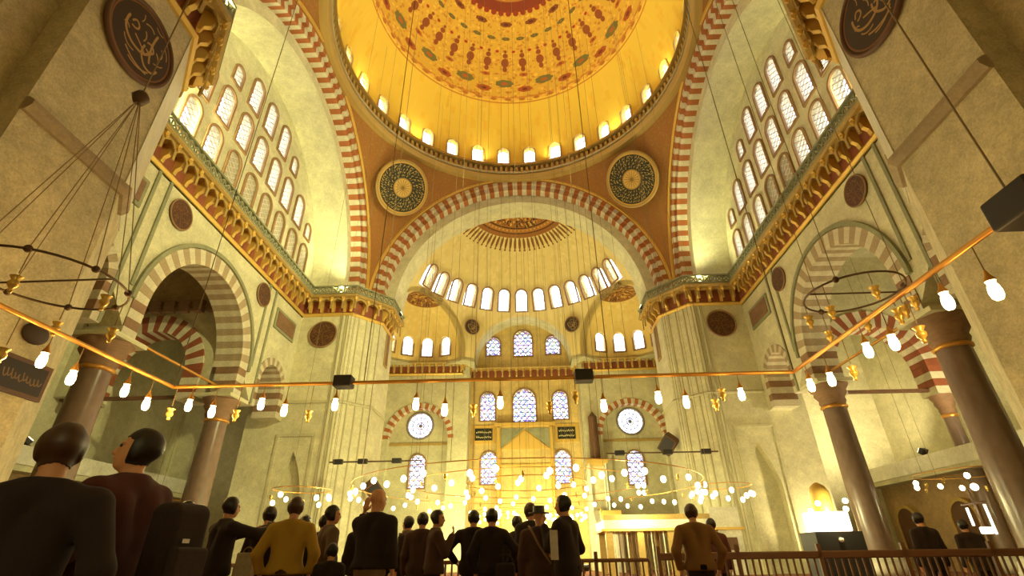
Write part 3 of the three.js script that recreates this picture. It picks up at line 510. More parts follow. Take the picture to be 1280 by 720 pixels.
// ---------------------------------------------------------------- prayer niche portal
{
  const P = thing('prayer_niche_portal', 'gilded marble prayer niche portal with a gabled panel in the far wall', 'portal'); P.position.set(0, 0, -27.97);
  const gm = M(.82, .60, .20, { map: stoneT, roughness: .5 });
  const s = new THREE.Shape(); s.moveTo(-2.9, 0); s.lineTo(2.9, 0); s.lineTo(2.9, 13.0); s.lineTo(-2.9, 13.0); s.lineTo(-2.9, 0);
  const h = new THREE.Path(); h.moveTo(-1.2, -.01); h.lineTo(1.2, -.01); h.lineTo(1.2, 4.6); h.quadraticCurveTo(1.0, 6.0, 0, 7.6); h.quadraticCurveTo(-1.0, 6.0, -1.2, 4.6); h.lineTo(-1.2, -.01); s.holes.push(h);
  mesh('portal_body', boxUV(extr(s, .5)), gm, P);
  const back = box(-1.3, 1.3, 0, 7.8, .02, .12); mesh('niche_back', back, M(.6, .42, .16, { map: stoneT }), P);
  for (const k of [-1, 1]) {
    mesh('side_column', rod([k * 2.65, 0, .62], [k * 2.65, 12.6, .62], .2, 12), mat.gold, P);
    const t = new THREE.Shape(); t.moveTo(k * 2.45, 10.6); t.lineTo(k * 2.45, 12.55); t.lineTo(k * .05, 12.55); t.lineTo(k * 2.45, 10.6); mesh('corner_panel', extr(t, .08).translate(0, 0, .5), mat.green, P);
  }
  mesh('top_moulding', box(-3.05, 3.05, 12.75, 13.1, 0, .72), mat.gold, P); mesh('crest', (() => { const c = new THREE.Shape(); c.moveTo(-2.4, 10.5); c.lineTo(2.4, 10.5); c.lineTo(0, 12.35); c.lineTo(-2.4, 10.5); return extr(c, .14).translate(0, 0, .5); })(), mat.gold, P);
  mesh('cross_band', box(-2.9, 2.9, 8.9, 9.1, .5, .62), mat.gold, P);
  for (let j = 0; j < 4; j++) mesh('muqarnas_row', box(-1.2 + j * .28, 1.2 - j * .28, 4.9 + j * .62, 5.35 + j * .62, .12, .42 - j * .06), mat.goldDull, P);
  for (const k of [-1, 1]) {
    const W = thing('inscription_panel', `small dark inscription panel in a gold frame on the ${k < 0 ? 'left' : 'right'} of the portal top`, 'panel'); W.position.set(k * 4.2, 11.2, -28.0);
    mesh('frame', box(-1.15, 1.15, 0, 1.8, 0, .12), mat.gold, W);
    const pt = canvasTex(256, 160, (c, w, hh) => { seed = 60 + k; c.fillStyle = '#1d1f12'; c.fillRect(0, 0, w, hh); c.strokeStyle = '#cfc28a'; c.lineWidth = 8; for (let i = 0; i < 16; i++) { const x = 20 + (i % 8) * 28, y = i < 8 ? 50 : 115; c.beginPath(); c.moveTo(x, y - 20 * rnd()); c.quadraticCurveTo(x + 14 * rnd(), y + 26, x + 20, y - 12 * rnd()); c.stroke(); } });
    mesh('lettering', box(-.9, .9, .3, 1.5, .1, .16), new THREE.MeshStandardMaterial({ map: pt, roughness: .5 }), W);
  }
  // pulpit beside it
  const U = thing('pulpit', 'tall marble pulpit with a dark tower cap standing right of the prayer niche', 'pulpit'); U.position.set(6.6, 0, -25.2);
  mesh('tower_cap', (() => { const g = new THREE.CylinderGeometry(.42, .46, 4.0, 8); g.translate(0, 11.0, 0); return g; })(), mat.wood, U); mesh('cap_tip', (() => { const g = new THREE.ConeGeometry(.42, .5, 8); g.translate(0, 13.25, 0); return g; })(), mat.wood, U);
  mesh('canopy_slab', box(-.95, .95, 8.55, 8.95, -.9, .9), mat.gold, U);
  for (const a of [-1, 1]) for (const b of [-1, 1]) mesh('canopy_post', rod([a * .75, 4.6, b * .75], [a * .75, 8.6, b * .75], .1, 8), mat.marble, U);
  const tri = new THREE.Shape(); tri.moveTo(-.9, 0); tri.lineTo(6.2, 0); tri.lineTo(6.2, .8); tri.lineTo(.9, 4.6); tri.lineTo(-.9, 4.6); tri.lineTo(-.9, 0); const tg = extr(tri, 1.5); tg.rotateY(-Math.PI / 2); tg.translate(.75, 0, 0); mesh('stair_flank', boxUV(tg), mat.marble, U);
  mesh('gate_post', box(-.75, -.45, 0, 3.6, 6.1, 6.4), mat.marble, U); mesh('gate_post', box(.45, .75, 0, 3.6, 6.1, 6.4), mat.marble, U); mesh('gate_lintel', box(-.8, .8, 3.6, 4.2, 6.0, 6.5), mat.gold, U);
}

// ---------------------------------------------------------------- side walls: arcades, columns, aisles
const CZ = [-5.15, 3.95], AC = -0.6;
function column(x, z, label, r, h, m) {
  const K = struct('column', label, 'column'); K.position.set(x, 0, z);
  mesh('base', lathe([[0, 0], [r * 1.5, 0], [r * 1.5, .35], [r * 1.35, .45], [r * 1.3, .7], [r * 1.1, .9], [0, .9]], 20), mat.marble, K);
  mesh('shaft', lathe([[r, .85], [r * .99, h * .4], [r * .88, h - 1.3]], 28), m, K);
  mesh('collar', lathe([[r * .9, h - 1.35], [r * 1.02, h - 1.3], [r * 1.02, h - 1.2], [r * .9, h - 1.15]], 20), mat.brass, K);
  const cap = lathe([[r * .9, h - 1.2], [r * 1.05, h - .95], [r * 1.0, h - .8], [r * 1.3, h - .5], [r * 1.25, h - .35], [r * 1.55, h - .12], [r * 1.55, h]], 8); mesh('capital', cap, mat.brown2, K);
  mesh('abacus', box(-r * 1.55, r * 1.55, h, h + .2, -r * 1.5, r * 1.5), mat.stone, K); return K;
}
for (const s of [-1, 1]) {
  const side = s < 0 ? 'left' : 'right';
  const wm = mat.stone;
  const IH = 9.75;
  // arcade wall: local x = z
  const sh = new THREE.Shape(); sh.moveTo(-11.5, IH); sh.lineTo(-10.65, IH);
  const arc = (c, r, yc, seg) => { sh.lineTo(c - r, yc); for (let i = 1; i <= seg; i++) { const a = Math.PI - Math.PI * i / seg; sh.lineTo(c + r * Math.cos(a), yc + r * Math.sin(a)); } sh.lineTo(c + r, IH); };
  arc(-8.75, 1.9 + .0, 11.5, 14); arc(AC, 4.55, 11.5, 28); arc(7.5, 1.9, 11.5, 14);
  sh.lineTo(10.4, IH); sh.lineTo(10.4, 20.2); sh.lineTo(-11.5, 20.2); sh.lineTo(-11.5, IH);
  const g = extr(sh, 1.5, 4); g.applyMatrix4(M4().makeBasis(new THREE.Vector3(0, 0, 1), UP, new THREE.Vector3(-1, 0, 0))); g.translate(s < 0 ? -TYW : TYW + 1.5, 0, 0);
  const Wl = struct(`wall_${side}_arcade`, `${side} arcade wall with one wide and two narrow striped arches on columns`, 'wall');
  mesh('wall_face', boxUV(g), wm, Wl);
  for (const [c, r0, r1, n] of [[-8.75, 1.45, 1.95, 17], [AC, 4.1, 4.95, 33], [7.5, 1.45, 1.95, 17]]) {
    const R = grp('arch_ring', Wl); R.position.set(s * TYW, 11.5, c); R.rotation.y = s < 0 ? Math.PI / 2 : -Math.PI / 2; ringOf(R, r0, r1, -1.62, .06, n, [mat.cream2, mat.tanStripe]);
    // striped jamb stones below the springing
    for (const k of [-1, 1]) for (let j = 0; j < 4; j++) { const jb = mesh('jamb_stone', boxUV(box(k < 0 ? -r1 : r0, k < 0 ? -r0 : r1, -1.75 + j * .44, -1.75 + j * .44 + .43, -1.62, .06)), (j & 1) === 0 ? mat.cream2 : mat.brown2, R); }
  }
  mesh('big_arch_moulding', (() => { const q = halfRing(4.98, 5.2, -.02, .16, 40); q.applyMatrix4(M4().makeRotationY(s < 0 ? Math.PI / 2 : -Math.PI / 2)); q.translate(s * TYW, 11.5, AC); return boxUV(q); })(), mat.green, Wl);
  const vs = [[-6.85, 9.8, 18], [-5.95, 12, 18], [4.75, 12, 18], [5.6, 9.8, 18]];
  for (const [z, y0, y1] of vs) mesh('strip_moulding', boxUV(box(s * TYW - .08, s * TYW + .08, y0, y1, z - .09, z + .09)), mat.green, Wl);
  for (const z of [3.55, -5.3]) { roundel('inlay_roundel', `dark round inlay above the ${z > 0 ? 'nearer' : 'farther'} side of the wide ${side} arcade arch`, [s * TYW, 16.75, z], [-s, 0, 0], .78, darkDisc, mat.band, Wl); }
  for (const [z, w] of [[-8.9, 2.6], [6.9, 1.5]]) {
    const pn = grp('inlay_panel', Wl); pn.position.set(s * TYW, 16.1, z); pn.rotation.y = s < 0 ? Math.PI / 2 : -Math.PI / 2;
    mesh('frame', box(-w / 2 - .2, w / 2 + .2, -.75, .75, 0, .1), mat.green, pn); mesh('inset', box(-w / 2, w / 2, -.55, .55, .05, .14), mat.brown, pn);
  }
  CZ.forEach((z, i) => column(s * (TYW + .75), z, `dark polished column of the ${side} arcade, ${i ? 'close to the entrance side pier' : 'close to the prayer niche pier'}`, .68, IH - .2, mat.porph));
  mesh('tie_rod', rod([s * (TYW + .75), 10.2, CZ[0]], [s * (TYW + .75), 10.2, CZ[1]], .07, 8), mat.brass, Wl);
  // aisle behind
  const a0 = s * (TYW + 1.5), a1 = s * 28;
  const bx = (xa, xb, ...r) => boxUV(box(Math.min(xa, xb), Math.max(xa, xb), ...r));
  structMesh(`wall_${side}`, bx(a1, s * 28.7, 0, 21, -29, 33), mat.stone2, `outer ${side} aisle wall behind the arcade`, 'wall');
  structMesh(`ceiling_aisle_${side}`, bx(s * (TYW + 1.2), s * 28.7, 19.2, 20.3, -29, 33), mat.stone2, `stone ceiling of the ${side} aisle`, 'ceiling');
  structMesh(`wall_${side}_aisle_end`, bx(s * 18.8, s * 28.7, 0, 20, -17.6, -16.8), mat.stone2, `end wall of the ${side} aisle beside the pier`, 'wall');
  // transverse arch
  const tz = s < 0 ? -5.3 : -7.6, tc = s < 0 ? 23.0 : 22.6, tr = 3.0;
  const ts = new THREE.Shape(); ts.moveTo(18.4, 9.9); ts.lineTo(tc - tr, 9.9); ts.lineTo(tc - tr, 11.3); for (let i = 1; i <= 24; i++) { const a = Math.PI - Math.PI * i / 24; ts.lineTo(tc + tr * Math.cos(a), 11.3 + tr * Math.sin(a)); } ts.lineTo(tc + tr, 9.9); ts.lineTo(28.1, 9.9); ts.lineTo(28.1, 19.3); ts.lineTo(18.4, 19.3); ts.lineTo(18.4, 9.9);
  const tg = extr(ts, 1.2, 4); if (s < 0) { tg.rotateY(Math.PI); tg.translate(0, 0, tz + .6); } else tg.translate(0, 0, tz - .6);
  const TA = struct('aisle_arch', `red and cream striped arch spanning the ${side} aisle behind the columns`, 'arch');
  mesh('wall_face', boxUV(tg), mat.stone2, TA);
  if (s < 0) { mesh('painted_band', bx(s * 18.6, s * 28, 15.6, 19.2, tz + .6, tz + .72), mat.vault, TA); for (let j = 0; j < 9; j++) mesh('corbel', boxUV(box(-19.9 - j * .95, -19.3 - j * .95, 15.2, 16.0, tz + .6, tz + 1.0)), mat.brown2, TA); }
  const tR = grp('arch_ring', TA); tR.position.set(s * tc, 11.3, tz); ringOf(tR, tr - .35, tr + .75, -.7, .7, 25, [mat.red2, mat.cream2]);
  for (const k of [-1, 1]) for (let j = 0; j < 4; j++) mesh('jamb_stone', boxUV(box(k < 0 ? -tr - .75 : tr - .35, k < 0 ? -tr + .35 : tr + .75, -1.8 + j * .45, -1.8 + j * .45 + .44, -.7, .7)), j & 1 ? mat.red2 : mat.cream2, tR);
  mesh('tie_beam', bx(s * 18.6, s * 28, 9.75, 9.95, tz - .1, tz + .1), mat.wood, TA);
  column(s * (tc + tr + .3), tz, `slim column under the outer foot of the ${side} aisle arch`, .42, 9.5, mat.porph);
  // gallery along the outer wall
  const GL = struct('gallery', `low marble gallery along the outer ${side} aisle wall`, 'gallery');
  mesh('gallery_floor', bx(s * 25.2, a1, 5.2, 5.5, -16.8, 10), mat.stone2, GL); mesh('gallery_parapet', bx(s * 25.1, s * 25.35, 5.5, 6.4, -16.8, 10), mat.marble, GL); mesh('gallery_wall', bx(s * 26.2, a1, 0, 5.2, -16.8, 10), M(.5, .33, .15, { map: roughT }), GL);
  for (let j = 0; j < 5; j++) { const dz = -14.6 + j * 5; const dsh = extr(archShape(1.9, 3.7), .3); dsh.rotateY(s < 0 ? Math.PI / 2 : -Math.PI / 2); dsh.translate(s * 26.2, 0, dz); mesh('arched_door', dsh, mat.wood, GL); mesh('door_edge', (() => { const q = archShape(2.3, 3.9); q.holes.push(archShape(1.9, 3.7, 0, 0, THREE.Path)); const e = extr(q, .36); e.rotateY(s < 0 ? Math.PI / 2 : -Math.PI / 2); e.translate(s * 26.2, 0, dz); return e; })(), mat.goldDull, GL); }
  // entrance side closing walls
  structMesh(`wall_${side}_entrance`, bx(s * 12.6, s * 19.6, 0, 34, 22, 33), mat.pier, `${side} wall of the entrance bay beyond the pier`, 'wall');
  structMesh(`wall_${side}_aisle_rear`, bx(s * 19.6, s * 28.7, 0, 20, 21, 21.7), mat.pier, `rear wall closing the ${side} aisle`, 'wall');
}
structMesh('wall_entrance', boxUV(box(-19, 19, 0, 34, 32, 32.8)), mat.pier, 'entrance wall behind the viewer', 'wall');
{ // plain vault over the entrance bay
  const g = halfRing(RIN + .5, RIN + 1.4, 0, 21, 48); g.translate(0, HS, ZC + AX + .3); structMesh('ceiling_entrance_vault', g, mat.plaster, 'plain vault over the entrance bay', 'ceiling');
}

// ================================================================= OBJECTS
// ---------------------------------------------------------------- people
function surfaceNet(f, lo, hi, n) {
  const [nx, ny, nz] = n, d = [0, 1, 2].map(k => (hi[k] - lo[k]) / (n[k] - 1)), v = new Float32Array(nx * ny * nz);
  let q = 0; for (let z = 0; z < nz; z++) for (let y = 0; y < ny; y++) for (let x = 0; x < nx; x++) v[q++] = f(lo[0] + x * d[0], lo[1] + y * d[1], lo[2] + z * d[2]);
  const id = new Int32Array(nx * ny * nz).fill(-1), pos = [], idx = [], I = (x, y, z) => (z * ny + y) * nx + x;
  const co = [[0, 0, 0], [1, 0, 0], [0, 1, 0], [1, 1, 0], [0, 0, 1], [1, 0, 1], [0, 1, 1], [1, 1, 1]], ed = [[0, 1], [2, 3], [4, 5], [6, 7], [0, 2], [1, 3], [4, 6], [5, 7], [0, 4], [1, 5], [2, 6], [3, 7]];
  for (let z = 0; z < nz - 1; z++) for (let y = 0; y < ny - 1; y++) for (let x = 0; x < nx - 1; x++) {
    const c = co.map(o => v[I(x + o[0], y + o[1], z + o[2])]); let neg = 0; for (const t of c) if (t < 0) neg++; if (!neg || neg === 8) continue;
    let px = 0, py = 0, pz = 0, m = 0; for (const [a, b] of ed) if ((c[a] < 0) !== (c[b] < 0)) { const t = c[a] / (c[a] - c[b]); px += co[a][0] + (co[b][0] - co[a][0]) * t; py += co[a][1] + (co[b][1] - co[a][1]) * t; pz += co[a][2] + (co[b][2] - co[a][2]) * t; m++; }
    id[I(x, y, z)] = pos.length / 3; pos.push(lo[0] + (x + px / m) * d[0], lo[1] + (y + py / m) * d[1], lo[2] + (z + pz / m) * d[2]);
  }
  for (let z = 1; z < nz - 1; z++) for (let y = 1; y < ny - 1; y++) for (let x = 1; x < nx - 1; x++) {
    const a = v[I(x, y, z)] < 0;
    const Q = (w, p0, p1, p2, p3) => { if (w) idx.push(p0, p1, p2, p0, p2, p3); else idx.push(p0, p2, p1, p0, p3, p2); };
    if (a !== v[I(x + 1, y, z)] < 0) Q(a, id[I(x, y - 1, z - 1)], id[I(x, y, z - 1)], id[I(x, y, z)], id[I(x, y - 1, z)]);
    if (a !== v[I(x, y + 1, z)] < 0) Q(a, id[I(x - 1, y, z - 1)], id[I(x - 1, y, z)], id[I(x, y, z)], id[I(x, y, z - 1)]);
    if (a !== v[I(x, y, z + 1)] < 0) Q(a, id[I(x - 1, y - 1, z)], id[I(x, y - 1, z)], id[I(x, y, z)], id[I(x - 1, y, z)]);
  }
  const g = new THREE.BufferGeometry(); g.setAttribute('position', new THREE.Float32BufferAttribute(pos, 3)); g.setIndex(idx); g.computeVertexNormals(); return g;
}
const smin = (a, b, k) => { const h = Math.max(k - Math.abs(a - b), 0) / k; return Math.min(a, b) - h * h * k * .25; };
function cap(px, py, pz, b) {                                        // tapered capsule b = [ax,ay,az,ra,bx,by,bz,rb, flatten z]
  const dx = b[4] - b[0], dy = b[5] - b[1], dz = b[6] - b[2], x = px - b[0], y = py - b[1], z = pz - b[2]; const t = Math.min(1, Math.max(0, (x * dx + y * dy + z * dz) / (dx * dx + dy * dy + dz * dz + 1e-9)));
  return Math.hypot(x - dx * t, y - dy * t, z - dz * t) - (b[3] + (b[7] - b[3]) * t);
}
const ell = (x, y, z, cx, cy, cz, rx, ry, rz) => { const k = Math.hypot((x - cx) / rx, (y - cy) / ry, (z - cz) / rz); return (k - 1) * Math.min(rx, ry, rz); };
// head prototype: centre of the head at the origin, face to +z
const headF = (x, y, z) => {
  let d = ell(x, y, z, 0, .025, -.012, .076, .093, .096); d = smin(d, ell(x, y, z, 0, -.045, .022, .058, .07, .07), .04); d = smin(d, ell(x, y, z, 0, -.095, .045, .026, .022, .03), .03);
  d = smin(d, cap(x, y, z, [0, .01, .085, .010, 0, -.032, .104, .014]), .014); d = smin(d, ell(x, y, z, 0, -.062, .084, .024, .008, .012), .012);
  for (const s of [-1, 1]) { d = Math.max(d, -ell(x, y, z, s * .032, .008, .094, .017, .011, .016)); d = smin(d, ell(x, y, z, s * .078, -.005, -.008, .010, .032, .02), .012); d = smin(d, cap(x, y, z, [s * .012, .024, .086, .008, s * .05, .024, .072, .007]), .012); }
  d = smin(d, cap(x, y, z, [0, -.07, -.02, .052, 0, -.17, -.03, .056]), .03); return d;
};
const headG = surfaceNet(headF, [-.1, -.2, -.13], [.1, .13, .13], [46, 74, 56]);
const hairG = surfaceNet((x, y, z) => Math.max(headF(x, y, z) - .004 - .011 * Math.min(1, Math.max(0, (y + .07) / .09)) * Math.min(1, Math.max(.1, (.075 - z) / .05)), -.2 * (y - .045) - .9 * (-z + .052) > 0 && y < .06 ? .02 : -1, (z > .03 && y < .05) ? .02 : -1, y < -.065 - .3 * Math.abs(x) ? .02 : -1), [-.11, -.12, -.14], [.11, .15, .12], [42, 50, 48]);
const hairLongG = surfaceNet((x, y, z) => Math.max(smin(headF(x, y, z) - .018, ell(x, y, z, 0, -.08, -.05, .09, .12, .06), .04), (z > .02 && y < .05) ? .02 : -1, y < -.17 ? .02 : -1), [-.13, -.21, -.15], [.13, .15, .12], [42, 60, 44]);
const hatG = merge([new THREE.CylinderGeometry(.085, .097, .1, 20).translate(0, .1, -.01), new THREE.CylinderGeometry(.155, .16, .015, 24).translate(0, .05, -.005)]);
const eyeG = new THREE.SphereGeometry(.0105, 10, 8);
// hand prototype: wrist at the origin, fingers to -y, palm faces +z, thumb to +x
const handBones = (() => { const b = [[0, -.01, 0, .021, 0, -.05, .002, .026], [.018, -.05, .002, .017, .022, -.082, .004, .015], [-.018, -.05, .002, .016, -.022, -.08, .004, .014]];
  [[.026, .036], [.009, .041], [-.009, .038], [-.026, .030]].forEach(([x, l]) => { const y = -.085; b.push([x, y, .004, .0098, x * 1.1, y - l, .012, .0092], [x * 1.1, y - l, .012, .0092, x * 1.1, y - l - l * .62, .028, .0086], [x * 1.1, y - l * 1.62, .028, .0086, x * 1.08, y - l * 1.95, .043, .0078]); });
  b.push([.02, -.03, .004, .015, .046, -.058, .016, .0115], [.046, -.058, .016, .0115, .052, -.088, .026, .0095]); return b; })();
const handG = surfaceNet((x, y, z) => { let d = 1; handBones.forEach((b, i) => { const c = cap(x, y, z, b); d = i < 3 ? smin(d, c, .02) : smin(d, c, .006); }); return d; }, [-.05, -.18, -.035], [.072, .02, .07], [44, 66, 36]);
const skinM = { a: M(.50, .24, .12, { roughness: .6 }), b: M(.42, .19, .09, { roughness: .6 }), c: M(.56, .27, .13, { roughness: .6 }) };
const hairM = { k: M(.012, .008, .006, { roughness: .5 }), br: M(.05, .022, .01, { roughness: .5 }), g: M(.16, .1, .06) };
const cloth = (r, g, b) => M(r, g, b, { roughness: .95, map: weaveT });
const CL = { black: cloth(.036, .016, .013), char: cloth(.055, .03, .022), maroon: cloth(.15, .035, .025), brown: cloth(.12, .05, .03), tan: cloth(.36, .22, .10), yellow: cloth(.80, .47, .04), greybrown: cloth(.22, .13, .08), cream: cloth(.52, .44, .28), navy: cloth(.025, .02, .03), red: cloth(.35, .04, .02), rust: cloth(.20, .09, .05), white: cloth(.75, .72, .66), ochre: cloth(.40, .20, .05) };
// arms: [[elbow offset from shoulder], [wrist offset from elbow]] in the figure's own axes (x to its left side, z forward)
const ARM = {
  down: s => [[s * .05, -.29, -.02], [s * .01, -.25, .06]], bent: s => [[s * .09, -.27, -.04], [-s * .10, -.05, .23]], up: s => [[s * .08, -.14, .20], [-s * .11, .20, .10]], out: s => [[s * .06, -.06, .27], [-s * .03, .05, .25]],
  akimbo: s => [[s * .20, -.22, -.05], [-s * .12, -.16, .15]], mouth: s => [[s * .09, -.25, .10], [-s * .10, .23, .12]], pocket: s => [[s * .12, -.27, -.06], [-s * .05, -.22, .10]], back: s => [[s * .06, -.28, -.08], [-s * .14, -.12, -.06]], shoulder: s => [[s * .12, -.10, .22], [-s * .10, .24, -.10]],
};
function person(o) {
  const k = (o.h ?? 1.72) / 1.75, P = thing('person', o.label, 'person', 'visitors standing in the hall');
  P.position.set(o.x, 0, o.z); P.rotation.y = o.face ?? Math.PI; P.scale.setScalar(k);
  const lean = o.lean ?? 0, w = o.w ?? 1, sp = o.step ?? .04;
  const hip = [0, .93, 0], sh = [0, 1.43, .02 + lean], limbs = [], arms = [], legs = [], torso = [];
  torso.push([-.065 * w, .93, 0, .098, .065 * w, .93, 0, .098]);
  for (const q of [-1, 1]) torso.push([q * .055 * w, .98, 0, .098, q * .06 * w, 1.16, lean * .4, .092], [q * .06 * w, 1.16, lean * .4, .092, q * .09 * w, 1.33, lean, .092], [0, 1.44, lean, .062, q * .17 * w, 1.385, lean, .052]);
  torso.push([0, 1.40, lean, .062, 0, 1.53, lean + .012, .050]);
  const wr = [];
  for (const s of [-1, 1]) {
    const S = [s * .19 * w, 1.385, lean], [e, f] = ARM[(s < 0 ? o.armR : o.armL) ?? 'down'](s), Ej = [S[0] + e[0], S[1] + e[1], S[2] + e[2]], Wj = [Ej[0] + f[0], Ej[1] + f[1], Ej[2] + f[2]];
    arms.push([...S, .052, ...Ej, .040], [...Ej, .040, ...Wj, .028]); wr.push([s, Ej, Wj]);
    const H = [s * .09, .93, 0], K = [s * .105, .50, s * sp + .015], A = [s * .11, .09, s * sp - .03];
    legs.push([...H, .085, ...K, .056], [...K, .056, ...A, .038], [s * .11, .05, s * sp - .05, .045, s * .125, .04, s * sp + .13, .036]);
  }
  const hd = [0, 1.635, lean + .03]; const body = [...torso, ...arms, ...legs];
  const bb = (L, pad) => { const lo = [9, 9, 9], hi = [-9, -9, -9]; for (const b of L) for (const q of [0, 4]) for (let a = 0; a < 3; a++) { lo[a] = Math.min(lo[a], b[q + a] - b[q + 3] - pad); hi[a] = Math.max(hi[a], b[q + a] + b[q + 3] + pad); } return [lo, hi]; };
  const net = (L, inf, kk, c, y0, y1, extra) => { const [lo, hi] = bb(L, inf + .03); if (y0 > -1) lo[1] = Math.max(lo[1], y0 - .03); if (y1 < 9) hi[1] = Math.min(hi[1], y1 + .03); const n = [0, 1, 2].map(a => Math.max(12, Math.min(90, Math.round((hi[a] - lo[a]) / c)))); return surfaceNet((x, y, z) => { let d = 1; for (const b of L) d = smin(d, cap(x, y, z, b), kk);  d -= inf; if (extra) d = smin(d, extra(x, y, z), .04); return Math.max(d, y0 - y, y - y1); }, lo, hi, n); };
  const cell = o.fine ? .012 : .02;
  const parts = [net(body, -.004, .02, cell, -2, 1.56)];
  const hq = qY(o.headTurn ?? 0).multiply(new THREE.Quaternion().setFromAxisAngle(new THREE.Vector3(1, 0, 0), o.headTilt ?? 0));
  const hm = M4().compose(new THREE.Vector3(...hd), hq, new THREE.Vector3(1, 1, 1)); parts.push(headG.clone().applyMatrix4(hm));
  for (const [s, Ej, Wj] of wr) {
    const d = new THREE.Vector3(Wj[0] - Ej[0], Wj[1] - Ej[1], Wj[2] - Ej[2]).normalize(), q = new THREE.Quaternion().setFromUnitVectors(new THREE.Vector3(0, -1, 0), d);
    const g = handG.clone(); if (s > 0) { g.rotateY(-Math.PI / 2); } else { g.rotateY(Math.PI / 2); g.scale(1, 1, 1); } g.applyQuaternion(q); g.translate(...Wj); parts.push(g);
  }
  mesh('body', merge(parts), skinM[o.skin ?? 'a'], P);
  if (o.hair !== 'bald') { const hh = mesh(o.hair === 'hat' ? 'hat' : 'hair', o.hair === 'hat' ? hatG : o.hair === 'long' ? hairLongG : hairG, hairM[o.hairC ?? 'k'], P); hh.position.set(...hd); hh.quaternion.copy(hq); }
  for (const s of [-1, 1]) { const e = mesh('eye', eyeG, hairM.k, P); e.position.copy(new THREE.Vector3(s * .032, .008, .082).applyQuaternion(hq).add(new THREE.Vector3(...hd))); }
  const hem = o.hem ?? .86, skirt = hem < .7 ? (x, y, z) => Math.max(cap(x * .92, y, z * 1.15, [0, hem, 0, .20, 0, 1.0, 0, .15]), 0 - 1) : (x, y, z) => cap(x * .78, y, z, [0, hem, 0, .155, 0, 1.05, lean * .3, .14]);
  mesh(hem < .7 ? 'coat' : 'jacket', net([...torso.slice(0, 7), [-.075 * w, .91, -.005, .118, .075 * w, .91, -.005, .118], ...arms], .026, .035, cell, hem, 1.505, skirt), CL[o.top ?? 'black'], P);
  mesh('trousers', net([[-.06, .95, 0, .098, .06, .95, 0, .098], ...legs.filter((_, i) => i % 3 < 2)], .016, .025, cell, .07, 1.0), CL[o.legs ?? 'char'], P);
  const shoe = new THREE.SphereGeometry(1, 14, 8); for (const s of [-1, 1]) { const f = mesh('shoe', shoe, CL.black, P); f.scale.set(.05, .05, .14); f.position.set(s * .118, .05, s * sp + .04); }
  return P;
}
const FA = Math.PI;                                                  // facing away from the entrance, towards the prayer niche
const at = (P, name, geo, m, x, y, z, ry = 0) => { const q = mesh(name, geo, m, P); q.position.set(x, y, z); q.rotation.y = ry; return q; };
const strap = (P, m, s) => { const c = new THREE.CatmullRomCurve3([[s * .16, 1.50, -.02], [s * .12, 1.44, -.14], [0, 1.22, -.17], [-s * .15, 1.0, -.15]].map(v => new THREE.Vector3(...v))); mesh('shoulder_strap', new THREE.TubeGeometry(c, 16, .018, 6), m, P); };
// close to the viewer on the left
person({ x: -1.60, z: 20.62, h: 1.74, face: FA + 1.45, headTurn: .62, headTilt: -.16, top: 'maroon', legs: 'char', hem: .55, w: 1.12, fine: 1, skin: 'c', armL: 'bent', armR: 'down', label: 'man in a dark maroon coat with a black backpack, looking up in profile' });
{ const B = thing('backpack', 'black backpack worn by the man in the maroon coat', 'backpack'); B.position.set(-1.28, 1.12, 20.58); B.rotation.y = FA + 1.45; mesh('pack_body', new RoundedBoxGeometry(.30, .44, .17, 4, .06), CL.black, B); mesh('front_pocket', new RoundedBoxGeometry(.24, .2, .06, 3, .02).translate(0, -.1, -.1), CL.char, B); mesh('buckle', new THREE.BoxGeometry(.04, .02, .01).translate(.03, .03, -.09), mat.lead, B); }
person({ x: -1.42, z: 21.35, h: 1.60, face: FA + .3, top: 'black', legs: 'black', hem: .5, w: 1.25, fine: 1, hair: 'short', hairC: 'br', headTurn: .5, armL: 'bent', armR: 'pocket', label: 'person in a long black coat and brown hair beside the man with the backpack' });
{ const B = thing('handbag', 'dark red handbag hanging beside the long black coat', 'bag'); B.position.set(-1.05, .62, 21.05); mesh('bag_body', new RoundedBoxGeometry(.36, .24, .13, 4, .04), CL.maroon, B); mesh('handle', new THREE.TorusGeometry(.1, .012, 6, 20, Math.PI).translate(0, .12, 0), CL.black, B); }
